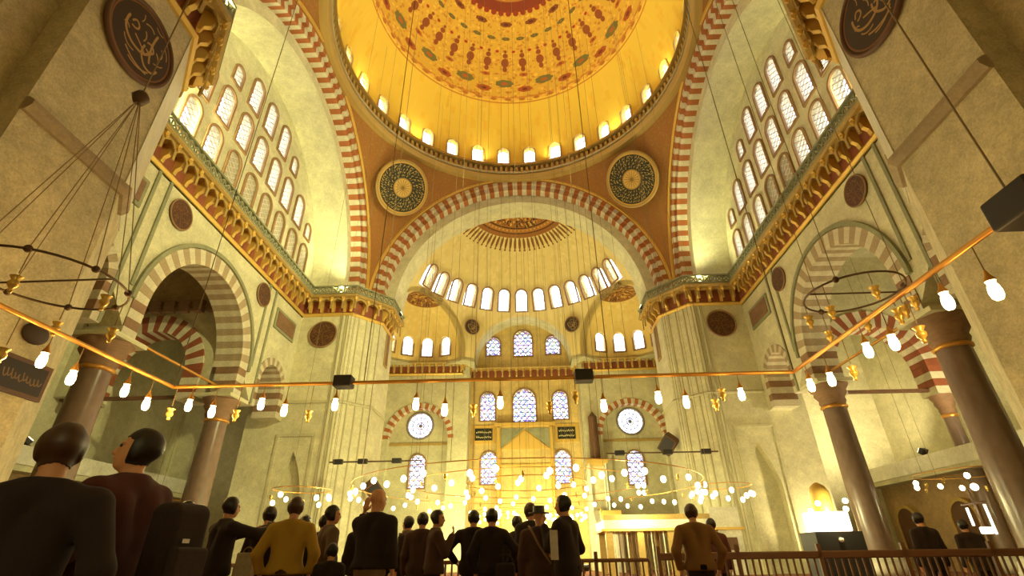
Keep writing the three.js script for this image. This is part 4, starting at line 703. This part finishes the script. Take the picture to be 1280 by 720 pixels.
const crowd = [
  { x: -3.68, z: 16.9, top: 'black', legs: 'brown', armL: 'pocket', label: 'dark clad visitor left of the man taking a photograph' },
  { x: -3.42, z: 16.4, h: 1.81, top: 'black', legs: 'greybrown', w: 1.15, face: FA + -.6, armL: 'out', armR: 'out', label: 'man in a bulky black jacket holding a camera up at arm length' },
  { x: -3.25, z: 15.6, h: 1.76, top: 'black', hem: .6, legs: 'black', label: 'man in a plain black coat left of the yellow jacket' },
  { x: -2.36, z: 16.75, h: 1.76, top: 'yellow', legs: 'rust', hair: 'short', hairC: 'br', armL: 'pocket', armR: 'pocket', face: FA + .2, hem: .9, w: 1.1, label: 'man in a bright yellow jacket and rust brown trousers' },
  { x: -3.2, z: 14.4, top: 'black', face: FA + .5, label: 'black clad visitor half hidden behind the yellow jacket' },
  { x: -2.24, z: 15.8, h: 1.74, top: 'greybrown', legs: 'black', w: 1.12, face: FA - .9, headTurn: -.3, armL: 'pocket', armR: 'pocket', hem: .92, label: 'man with glasses in a grey brown jacket, turned sideways' },
  { x: -2.75, z: 14.7, top: 'black', h: 1.7, label: 'dark visitor behind the shoulder of the grey brown jacket' },
  { x: -1.72, z: 17.0, h: 1.22, top: 'black', legs: 'char', label: 'small child in black beside the bald man' },
  { x: -2.05, z: 14.75, top: 'char', legs: 'tan', face: FA + .4, armR: 'bent', label: 'visitor in charcoal jacket just left of the bald man' },
  { x: -1.2, z: 17.15, h: 1.8, top: 'black', legs: 'tan', hair: 'bald', skin: 'c', w: 1.12, face: FA - .3, armL: 'shoulder', hem: .93, headTurn: -.3, label: 'bald man in black jacket and tan trousers' },
  { x: -2.15, z: 13.3, top: 'black', h: 1.69, face: FA + 1.0, label: 'black haired visitor in black with a red scarf' },
  { x: -1.66, z: 13.35, h: 1.75, top: 'char', face: FA + 1.2, label: 'visitor in charcoal coat with a tan scarf' },
  { x: -1.27, z: 14.05, h: 1.76, top: 'brown', hem: .5, w: 1.12, label: 'broad visitor in a long brown coat in the middle group' },
  { x: -.86, z: 15.0, top: 'brown', legs: 'black', armR: 'mouth', face: FA - 1.2, headTurn: -.4, label: 'black haired visitor with a hand raised to the mouth' },
  { x: -.36, z: 14.2, h: 1.77, top: 'black', hem: .8, w: 1.2, armL: 'akimbo', armR: 'pocket', label: 'visitor in a wide black cape left of the black bag' },
  { x: .02, z: 15.1, top: 'black', armL: 'pocket', armR: 'akimbo', label: 'visitor with one hand on the hip holding a black bag' },
  { x: .36, z: 13.5, top: 'char', label: 'visitor half hidden behind the pair in dark coats' },
  { x: .62, z: 14.45, h: 1.85, top: 'char', legs: 'char', hairC: 'br', face: FA + .5, hem: .7, label: 'brown haired man in charcoal suit beside the long coat' },
  { x: .745, z: 15.5, h: 1.69, top: 'brown', hem: .38, w: 1.15, hair: 'hat', face: FA, label: 'person in a hat and long brown coat with a tan shoulder strap' },
  { x: 1.1, z: 16.0, h: 1.8, top: 'black', legs: 'black', hem: .78, face: FA + 1.0, headTurn: .2, armL: 'mouth', armR: 'bent', label: 'tall man in a black suit holding a white paper' },
  { x: 3.08, z: 15.1, h: 1.74, top: 'ochre', legs: 'black', w: 1.15, hair: 'short', hairC: 'br', armL: 'pocket', armR: 'pocket', label: 'man in ochre jacket leaning at the right railing' },
  { x: 4.36, z: 11.9, top: 'maroon', hem: .5, label: 'visitor in a dark red coat behind the ochre jacket' },
  { x: 8.4, z: 12.2, h: 1.75, top: 'black', hem: .5, label: 'black clad visitor in front of the arched doors on the right' },
  { x: 9.9, z: 11.4, h: 1.65, top: 'char', hem: .5, w: 1.2, label: 'stooping charcoal figure at the far right of the railing', lean: .1 },
].map(person);
{ const cm = thing('camera', 'small black camera held up by the man in the bulky jacket', 'camera'); cm.position.set(-3.06, 1.50, 15.88); cm.rotation.y = FA - .6; mesh('camera_body', new RoundedBoxGeometry(.13, .085, .05, 3, .012), mat.black, cm); mesh('lens', new THREE.CylinderGeometry(.032, .032, .06, 16).rotateX(Math.PI / 2).translate(0, 0, .05), mat.black, cm); }
{ const b = thing('shopping_bag', 'cream paper bag carried below the raised camera', 'bag'); b.position.set(-2.98, .97, 16.5); mesh('bag_body', new RoundedBoxGeometry(.24, .36, .1, 3, .02), CL.cream, b); mesh('handle', new THREE.TorusGeometry(.06, .008, 6, 16, Math.PI).translate(0, .18, 0), CL.tan, b); }
{ const b = thing('black_bag', 'black bag held at the hip of the visitor in the middle', 'bag'); b.position.set(.24, .86, 15.36); mesh('bag_body', new RoundedBoxGeometry(.28, .26, .14, 4, .05), CL.black, b); mesh('strap', new THREE.TorusGeometry(.11, .012, 6, 20, Math.PI).translate(0, .12, 0), CL.black, b); }
{ const b = thing('paper_sheet', 'white paper sheet held by the tall man in black', 'paper'); b.position.set(.92, 1.19, 16.36); b.rotation.y = .5; mesh('sheet', new THREE.BoxGeometry(.11, .34, .012), CL.white, b); }
strap(crowd[18], CL.tan, 1);
{ const c = crowd[10]; mesh('scarf', new THREE.TorusGeometry(.085, .03, 8, 20).rotateX(Math.PI / 2).translate(0, 1.5, .01), CL.red, c); mesh('scarf_end', new THREE.BoxGeometry(.07, .3, .03).translate(.05, 1.33, .14), CL.red, c); const d = crowd[11]; mesh('scarf', new THREE.TorusGeometry(.085, .03, 8, 20).rotateX(Math.PI / 2).translate(0, 1.5, .01), CL.tan, d); mesh('scarf_end', new THREE.BoxGeometry(.07, .3, .03).translate(.05, 1.33, .14), CL.tan, d); }

// ---------------------------------------------------------------- railings
function railing(label, a, b, h, sp, m, beam) {
  const R = thing('railing', label, 'railing'), L = Math.hypot(b[0] - a[0], b[1] - a[1]), n = Math.round(L / sp); R.position.set(a[0], 0, a[1]); R.rotation.y = -Math.atan2(b[1] - a[1], b[0] - a[0]);
  mesh('top_rail', new RoundedBoxGeometry(L, beam, .07, 2, .02).translate(L / 2, h - beam / 2, 0), m, R); mesh('bottom_rail', new THREE.BoxGeometry(L, .06, .06).translate(L / 2, .12, 0), m, R);
  const bg = new THREE.CylinderGeometry(.02, .02, h - .16, 6).translate(0, h / 2 + .04, 0); for (let i = 0; i <= n; i++) { if (i % 12 === 0) { mesh('post', new THREE.BoxGeometry(.07, h + .12, .07).translate(i / n * L, h / 2 + .06, 0), m, R); continue; } const q = mesh('baluster', bg, m, R); q.position.x = i / n * L; }
  return R;
}
railing('dark wooden railing with thin balusters behind the middle group', [-5.9, 12.3], [2.9, 12.3], 1.02, .13, mat.wood, .07);
railing('long dark railing along the right aisle with close set balusters', [3.1, 12.3], [12.9, 13.2], 1.10, .125, mat.wood, .13);
railing('pale wooden railing crossing in front of the dark coats on the left', [-9.5, 15.0], [-6.1, 12.4], .98, .18, mat.wood, .06);

// ---------------------------------------------------------------- raised platform by the right pier
{
  const P = thing('muezzin_platform', 'cream marble platform on short pillars in front of the right pier', 'platform'); P.position.set(9.4, 0, -13.2);
  mesh('deck', boxUV(box(-4.4, 4.0, 2.55, 3.05, -2.2, 2.2)), mat.marble, P); mesh('deck_moulding', box(-4.55, 4.15, 2.42, 2.56, -2.3, 2.3), mat.gold, P); mesh('parapet', boxUV(box(2.2, 4.0, 3.05, 3.7, 2.0, 2.2)), mat.marble, P); mesh('parapet', boxUV(box(-4.4, 2.2, 3.05, 3.35, 2.02, 2.2)), mat.goldDull, P);
  for (const x of [-4.1, -2.2, -.3, 1.6]) for (const z of [-1.9, 1.95]) mesh('pillar', boxUV(box(x - .2, x + .2, 0, 2.45, z - .2, z + .2)), mat.goldDull, P);
  mesh('end_block', boxUV(box(2.6, 4.0, 0, 2.45, -2.1, 2.1)), mat.marble, P); mesh('dark_hatch', box(2.95, 3.65, 1.3, 2.0, 2.05, 2.13), mat.wood, P);
  for (let i = 0; i < 22; i++) { const x = -3.75 + i * .25; if ([-2.2, -.3, 1.6].some(q => Math.abs(q - x) < .24)) continue; mesh('screen_bar', rod([x, 0, 1.95], [x, 2.45, 1.95], .04, 6), i % 3 ? mat.wood : mat.marble, P); }
}
// small lit kiosk and door lamp on the right
const bulbM = new THREE.MeshStandardMaterial({ color: C(1, .9, .7), emissive: C(1, .80, .46), emissiveIntensity: 7, roughness: .4 });
const whiteGlow = new THREE.MeshStandardMaterial({ color: C(1, .95, .85), emissive: C(1, .88, .70), emissiveIntensity: 1.5 });
function pointLight(x, y, z, I, col = WARM2, r = 3, parent = scene) { const l = new THREE.PointLight(C(...col), I, 0, 2); l.position.set(x, y, z); l.castShadow = true; l.shadow.radius = r; parent.add(l); return l; }
{
  const K = thing('lit_case', 'small glowing white display case on a dark stand before the right arcade', 'display case'); K.position.set(9.8, 0, 6.0);
  mesh('stand', boxUV(box(-.7, .7, 0, 1.63, -.5, .5)), mat.black, K); mesh('glow_box', new RoundedBoxGeometry(1.15, .56, .6, 3, .05).translate(0, 1.92, 0), whiteGlow, K);
  mesh('cover', lathe([[.30, 2.2], [.30, 2.75], [.22, 2.95], [.08, 3.05], [0, 3.08]], 16), mat.gold, K); const lg = new THREE.SphereGeometry(.08, 12, 8); for (const [x, y] of [[-.62, 2.2], [-.35, 2.42], [.45, 2.25], [.5, 2.48]]) mesh('lamp_bulb', lg.clone().translate(x, y, .45), bulbM, K);
  mesh('finial', new THREE.SphereGeometry(.07, 10, 8).translate(0, 1.4, .53), mat.lead, K);
  pointLight(9.8, 2.2, 6.7, 4, WARM2);
}
{
  const K = thing('tube_lamp', 'standing lamp with two upright bright white tubes by the arched door on the right', 'lamp'); K.position.set(12.1, 0, 9.0);
  mesh('light_tube', rod([-.22, 1.63, 0], [-.22, 2.05, 0], .03, 8), whiteGlow, K); mesh('light_tube', rod([.26, 1.43, 0], [.26, 2.13, 0], .03, 8), whiteGlow, K);
  mesh('holder', rod([-.3, 2.12, -.03], [.34, 2.2, -.03], .025, 6), mat.iron, K); mesh('light_panel', new RoundedBoxGeometry(.3, .16, .08, 3, .03).translate(.05, 1.52, 0), whiteGlow, K); mesh('stem', rod([.05, 0, -.05], [.05, 2.5, -.05], .03, 6), mat.iron, K); mesh('foot', lathe([[0, 0], [.25, 0], [.25, .03], [.04, .08], [0, .08]], 16).translate(.05, 0, -.05), mat.iron, K); mesh('lamp_bulb', new THREE.SphereGeometry(.09, 12, 8).translate(.2, 2.55, 0), bulbM, K);
  pointLight(12.1, 2.0, 9.3, .6, [1, .9, .75]);
}

// ---------------------------------------------------------------- hanging lamps
const globeG = lathe([[0, -.13], [.04, -.125], [.062, -.09], [.07, -.02], [.06, .05], [.045, .09], [.055, .13]], 14);
const farGlobe = new THREE.SphereGeometry(.115, 10, 8); farGlobe.scale(1, 1.15, 1);
const cupG = lathe([[0, -.14], [.03, -.14], [.05, -.10], [.035, -.06], [.085, .0], [.095, .06], [.06, .11], [.11, .19], [.10, .19], [.05, .11], [0, .10]], 12); cupG.scale(.75, .75, .75);
const capG = lathe([[.06, .12], [.06, .15], [.03, .21], [.012, .28], [0, .28]], 10);
const cupM = M(.66, .44, .10, { roughness: .25, metalness: .4 });
function lampOn(parent, x, yBar, z, drop, lit, I) {
  const L = grp('lamp', parent); L.position.set(x, yBar - drop, z);
  if (lit) { mesh('glass_globe', globeG, bulbM, L); mesh('cap', capG, mat.brass, L); if (I) pointLight(0, -.26, 0, I, [1, .62, .18], 2, L); } else mesh('gilt_cup', cupG, cupM, L);
  mesh('hanger', rod([0, .2, 0], [0, drop, 0], .008, 5), mat.wire, L); return L;
}
{ // large rectangular iron frame overhead
  const Y = 4.5, F = thing('bar_chandelier', 'huge rectangular iron chandelier hanging overhead with glass globes along its bars', 'chandelier');
  const xl = -7.3, xr = 6.35, zf = 13.0, zn = 26.5;
  mesh('front_bar', rod([xl, Y, zf], [xr, Y, zf], .042, 8), mat.brass, F); mesh('side_bar', rod([xl, Y, zf], [xl, Y, zn], .042, 8), mat.brass, F); mesh('side_bar', rod([xr, Y, zf], [xr, Y, zn], .042, 8), mat.brass, F); mesh('rear_bar', rod([xl, Y, zn], [xr, Y, zn], .042, 8), mat.brass, F);
  const FX = [[-6.83, .42, 1], [-6.27, .57, 1], [-5.21, .43, 1], [-4.67, .58, 1], [-3.57, .48, 1], [-1.8, .51, 1], [-1.17, .65, 1], [.02, .52, 1], [2.22, .64, 1], [3.39, .49, 1], [3.96, .6, 1], [5.14, .46, 1], [-7.2, .63, 0], [-5.72, .7, 0], [-4.11, .75, 0], [-.55, .71, 0], [1.07, .69, 0], [1.64, .48, 0], [4.56, .71, 0], [4.74, .49, 0]];
  const LZ = [[16.13, .51, 1], [15.5, .6, 1], [14.28, .46, 1], [13.63, .55, 1], [16.76, .7, 0]], RZ = [[13.5, .45, 1], [14.22, .56, 1], [15.46, .46, 1], [16.08, .57, 1], [17.29, .46, 1], [17.97, .66, 1], [16.4, .3, 0], [16.65, .71, 0], [14.91, .7, 0]];
  FX.forEach(([x, d, lit], i) => lampOn(F, x, Y, zf, d, lit, lit ? 2 : 0)); LZ.forEach(([z, d, lit]) => lampOn(F, xl, Y, z, d, lit, lit ? 3.2 : 0)); RZ.forEach(([z, d, lit]) => lampOn(F, xr, Y, z, d, lit, lit ? 1.5 : 0));
  for (const [x, z] of [[xl, zf], [xr, zf], [-3.0, zf], [2.4, zf]]) mesh('suspension_wire', rod([x, Y, z], [x * 1.0, 31 - Math.abs(x) * .3, z], .012, 5), mat.wire, F);
  for (const x of [-3.45, 1.85]) { const b = mesh('lamp_box', new RoundedBoxGeometry(.40, .26, .3, 3, .03), mat.black, F); b.position.set(x, Y + .02, zf); }
  const b = mesh('lamp_box', new RoundedBoxGeometry(.42, .40, .62, 3, .04), mat.black, F); b.position.set(xr + .05, Y + .05, 18.75);
  mesh('suspension_wire', rod([xr, Y, 18.7], [xr + .2, 21, 18.2], .014, 5), mat.wire, F);
}
function hoop(label, x, y, z, r, n, hubY, litEvery, wires) {
  const H = thing('hoop_chandelier', label, 'chandelier'); H.position.set(x, y, z);
  mesh('ring', new THREE.TorusGeometry(r, .02, 6, 40).rotateX(Math.PI / 2), mat.iron, H); mesh('cross_bar', rod([-r, 0, 0], [r, 0, 0], .018, 5), mat.iron, H);
  for (let i = 0; i < wires; i++) { const a = i / wires * 6.2832 + .3; mesh('suspension_wire', rod([Math.cos(a) * r, 0, Math.sin(a) * r], hubY ? [0, hubY - y, 0] : [Math.cos(a) * r, 22, Math.sin(a) * r], .008, 5), mat.wire, H); mesh('knot', new THREE.SphereGeometry(.06, 8, 6).translate(Math.cos(a) * r, 0, Math.sin(a) * r), mat.iron, H); }
  if (hubY) { mesh('hub', lathe([[0, -.18], [.1, -.14], [.16, 0], [.1, .12], [0, .18]], 10).translate(0, hubY - y, 0), mat.iron, H); mesh('suspension_wire', rod([0, hubY - y, 0], [0, 26, 0], .016, 5), mat.wire, H); }
  for (let i = 0; i < n; i++) { const a = i / n * 6.2832; lampOn(H, Math.cos(a) * r, 0, Math.sin(a) * r, .45 + (i & 1) * .15, litEvery && i % litEvery === 0, 4); }
  return H;
}
hoop('iron hoop chandelier on long wires before the rough left pier', -7.0, 5.06, 16.85, 1.05, 6, 9.3, 0, 8);
hoop('iron hoop chandelier with gilt cups before the right arcade', 7.0, 5.5, 14.7, .85, 7, 0, 0, 3);
// big concentric chandelier under the dome and smaller ones beside it
function rings(label, cx, cy, cz, list, wires, wireTop, I) {
  const H = thing('ring_chandelier', label, 'chandelier'); H.position.set(cx, cy, cz);
  list.forEach(([r, n, dy, lit], j) => {
    mesh('ring', new THREE.TorusGeometry(r, .022, 5, 72).rotateX(Math.PI / 2).translate(0, dy, 0), mat.brass, H); const ph = j * .37;
    for (let i = 0; i < n; i++) { const a = i / n * 6.2832 + ph, x = Math.cos(a) * r, z = Math.sin(a) * r, on = (i * 7 + j * 3) % 10 < lit * 10; const d = .35 + .12 * (i % 3); if (on) { const b = mesh('lamp', farGlobe, bulbM, H); b.position.set(x, dy - d, z); } else { const b = mesh('gilt_cup', cupG, cupM, H); b.position.set(x, dy - d, z); } }
  });
  for (let j = 0; j < wires; j++) { const [r, , dy] = list[j % list.length], a = j / wires * 6.2832 + .13 * (j % list.length); const x = Math.cos(a) * r, z = Math.sin(a) * r; const rr = Math.hypot(cx + x, cz + z - ZC); const top = wireTop(rr, cx + x, cz + z); if (top > 0) mesh('suspension_wire', rod([x, dy, z], [x, top - cy, z], .010, 4), mat.wire, H); }
  const R0 = list[0][0]; for (let k = 0; k < I[0]; k++) { const a = k / I[0] * 6.2832 + .2; pointLight(Math.cos(a) * R0 * .9, -1.0, Math.sin(a) * R0 * .9, I[1], WARM, 6, H); }
  return H;
}
const domeTop = (rr) => rr < 12.2 ? 35 + Math.sqrt(169 - rr * rr) - .05 : rr < 13.1 ? 0 : HS + Math.sqrt(158.8 - rr * rr + 171.6);
rings('vast ring chandelier of many globes hanging under the great dome', 0.3, 4.35, -5.0, [[9.0, 56, 0, .75], [6.2, 36, .1, .7], [3.2, 20, .2, .8]], 30, domeTop, [8, 29]);
rings('ring chandelier with glowing globes in front of the prayer niche', 0.2, 4.3, -20.5, [[4.6, 40, 0, .85], [2.4, 16, .1, .8]], 16, (rr, x, z) => { const q = Math.hypot(x, z - HZ); return q < 11 && z < HZ ? HS + Math.sqrt(HR * HR - q * q) - .1 : 0; }, [4, 30]);
rings('small ring chandelier of globes before the left pier', -11.0, 4.2, -3.0, [[1.4, 10, 0, .8]], 4, domeTop, [1, 30]);
rings('small ring chandelier of globes before the right pier', 10.4, 4.2, -4.6, [[1.5, 12, 0, .85]], 4, domeTop, [1, 30]);
rings('added ring chandelier behind the viewer lighting the visitors from the entrance side', 0.5, 4.6, 28.2, [[2.2, 16, 0, .8]], 4, () => 30.6, [3, 5]);  // added out of view to throw light on the visitors from behind the viewer
rings('small ring chandelier in the left aisle', -21.5, 4.3, -9.0, [[1.6, 12, 0, .3]], 4, () => 19.3, [1, 5]);
rings('wide ring chandelier glowing in front of the right gallery', 17.0 + 4.8, 4.4, -2.6, [[2.4, 16, 0, .5]], 4, () => 19.3, [1, 12]);
{ // far iron bar with lamp boxes before the left pier
  const F = thing('lamp_bar', 'iron bar carrying small dark lamp boxes in front of the left pier', 'lamp bar'); mesh('bar', rod([-12.4, 6.6, -9.5], [-6.4, 6.6, -9.5], .05, 6), mat.iron, F); for (const x of [-11.8, -10.2, -8.0]) mesh('lamp_box', new RoundedBoxGeometry(.6, .3, .3, 2, .04).translate(x, 6.6, -9.4), mat.black, F); for (const x of [-12.2, -6.6]) mesh('suspension_wire', rod([x, 6.6, -9.5], [x, 33, -9.5], .014, 4), mat.wire, F);
  const G = thing('lamp_bar', 'iron bar carrying small dark lamp boxes in front of the right pier', 'lamp bar'); mesh('bar', rod([5.4, 6.8, -9.5], [12.4, 6.8, -9.5], .05, 6), mat.iron, G); for (const x of [6.2, 9.2, 11.6]) mesh('lamp_box', new RoundedBoxGeometry(.6, .3, .3, 2, .04).translate(x, 6.8, -9.4), mat.black, G); for (const x of [5.6, 12.2]) mesh('suspension_wire', rod([x, 6.8, -9.5], [x, 33, -9.5], .014, 4), mat.wire, G);
}
for (const s of [-1, 1]) { const b = thing('loudspeaker', `tilted dark loudspeaker box on the inner face of the ${s < 0 ? 'left' : 'right'} pier`, 'loudspeaker'); b.position.set(s * 10.6, s < 0 ? 5.4 : 8.2, s < 0 ? -13.8 : -14.2); b.rotation.set(.5, -s * .6, -s * .5); mesh('cabinet', new RoundedBoxGeometry(1.0, 1.3, .8, 3, .05), mat.wood, b); mesh('grille', new THREE.BoxGeometry(.8, 1.1, .04).translate(0, 0, .41), mat.black, b); mesh('wall_arm', rod([0, 0, -.4], [s * .3, 0, -.9], .05, 6), mat.iron, b); }
{ const p = thing('wall_speaker', 'dark oval loudspeaker above the plaque on the rough left pier', 'loudspeaker'); p.position.set(-11.24, 5.95, 12.9); p.rotation.y = Math.PI / 2; mesh('cabinet', (() => { const g = new THREE.SphereGeometry(1, 20, 12); g.scale(.34, .26, .12); return g; })(), mat.dark, p); mesh('bracket', new THREE.BoxGeometry(.1, .1, .12).translate(0, 0, -.04), mat.iron, p); }
{ const p = thing('wall_plaque', 'dark framed plaque with raised lettering low on the rough left pier', 'plaque'); p.position.set(-11.28, 4.92, 12.75); p.rotation.y = Math.PI / 2; mesh('frame', new THREE.BoxGeometry(1.35, .85, .08), mat.wood, p); mesh('lettering', new THREE.BoxGeometry(1.15, .65, .1), new THREE.MeshStandardMaterial({ roughness: .6, map: canvasTex(256, 160, (c, w, h) => { seed = 91; c.fillStyle = '#2a1a0e'; c.fillRect(0, 0, w, h); c.strokeStyle = '#7a5a30'; c.lineWidth = 7; for (let i = 0; i < 10; i++) { const x = 20 + i * 22; c.beginPath(); c.moveTo(x, 50 + 30 * rnd()); c.quadraticCurveTo(x + 10, 130, x + 26, 70 + 30 * rnd()); c.stroke(); } }) }), p); }

// ---------------------------------------------------------------- floodlights (fixture with glowing face and its light), some added to lift the brightness
const floodM = new THREE.MeshStandardMaterial({ color: C(1, .9, .7), emissive: C(1, .8, .5), emissiveIntensity: 3 });
function flood(label, pos, target, I, col = WARM, ang = 1.2) {
  const F = thing('floodlight', label, 'floodlight', 'cornice floodlights'); F.position.set(...pos); F.lookAt(...target);
  mesh('housing', new RoundedBoxGeometry(.5, .36, .26, 2, .03).translate(0, 0, -.16), mat.black, F); mesh('lamp_face', new THREE.BoxGeometry(.42, .28, .02), floodM, F); mesh('bracket', new THREE.BoxGeometry(.08, .5, .06).translate(0, -.2, -.2), mat.iron, F);
  const l = new THREE.SpotLight(C(...col), I, 0, ang, .9, 2); l.position.set(0, 0, .05); l.castShadow = true; l.shadow.radius = 8; const t = new THREE.Object3D(); t.position.set(0, 0, 5); F.add(t); l.target = t; F.add(l); return F;
}
// inside the rim of the great dome
for (let i = 0; i < 12; i++) { const a = (i + .5) / 12 * 6.2832; flood('floodlight on the rim of the great dome pointing up at the gold painting', [Math.sin(a) * 12.7, 34.75, ZC + Math.cos(a) * 12.7], [Math.sin(a) * 5, 46, ZC + Math.cos(a) * 5], 45, [1, .94, .44], 1.35); }
for (const s of [-1, 1]) {
  const sd = s < 0 ? 'left' : 'right';
  flood(`floodlight on the cornice of the ${sd} pier lighting the tympanum wall`, [s * 13.9, 19.75, -10.7], [s * 15.8, 30, -2], s < 0 ? 270 : 230, WARM2);
  flood(`floodlight on the inner cornice of the ${sd} pier lighting the half dome`, [s * 10.4, 19.8, -15.2], [s * 2, 29, -22], 55, WARM2);
  flood(`floodlight beside the ${sd} foot of the shallow middle arch`, [s * 5.7, 20.9, -25.0], [s * 8, 24, -22], 60, WARM2);
  flood(`floodlight on the long cornice near the ${sd} entrance side pier`, [s * 16.4, 19.75, 8.6], [s * 14.5, 30, 0], s < 0 ? 380 : 110, WARM2);
  flood(`added floodlight on the entrance side pier aimed across at the ${sd} tympanum wall`, [-s * 10.6, 19.8, 12.6], [s * 16.5, 25, -4.5], s < 0 ? 3300 : 300, WARM, .62);  // added fill, no such fixture known: brightens the wall opposite
}
flood('added floodlight on the entrance side pier aimed down at the left arcade and its pier', [10.5, 19.8, 14.0], [-16.5, 12.5, -7], 2000, WARM, .5);  // added lamp that makes the left side brighter than the right
flood('floodlight on the right gallery lighting the striped aisle arch', [25.3, 6.75, -1.5], [22.6, 14, -7.6], 150, [1, .84, .48]);
flood('floodlight on the right gallery behind the aisle arch', [25.3, 6.75, -10.2], [23, 12, -16.8], 230, [1, .84, .48]);
flood('floodlight on the right gallery near the entrance side column', [25.3, 6.75, 6.0], [27.9, 12, 1], 40, [1, .84, .48]);
flood('floodlight on the floor beside the niche of the right pier', [18.9, .37, -9.6], [17.6, 7, -11.4], 150, [1, .82, .45]);
flood('added floodlight on the left gallery behind the wide arch', [-25.3, 6.75, -1.8], [-23, 14, -6], 14, [1, .86, .5]);  // added weak fill for the left aisle, fixture not seen
flood('added floodlight on the left gallery facing the end wall', [-25.3, 6.75, -10.0], [-23, 11, -16.8], 14, [1, .86, .5]);  // added weak fill for the aisle end wall, fixture not seen
flood('added floodlight on the floor in front of the pulpit aimed at the prayer niche wall', [4.2, .46, -17.6], [1.5, 11, -28], 220, WARM);  // added lamp, placed only to brighten the prayer niche wall
flood('added floodlight on the pulpit side aimed at the prayer niche wall', [-8.0, .46, -17.6], [-3, 11, -28], 300, WARM);  // added counterpart lamp, also only there to brighten that wall
scene.traverse(o => { if (o.isMesh) { o.castShadow = true; o.receiveShadow = true; } });
renderer.render(scene, camera);
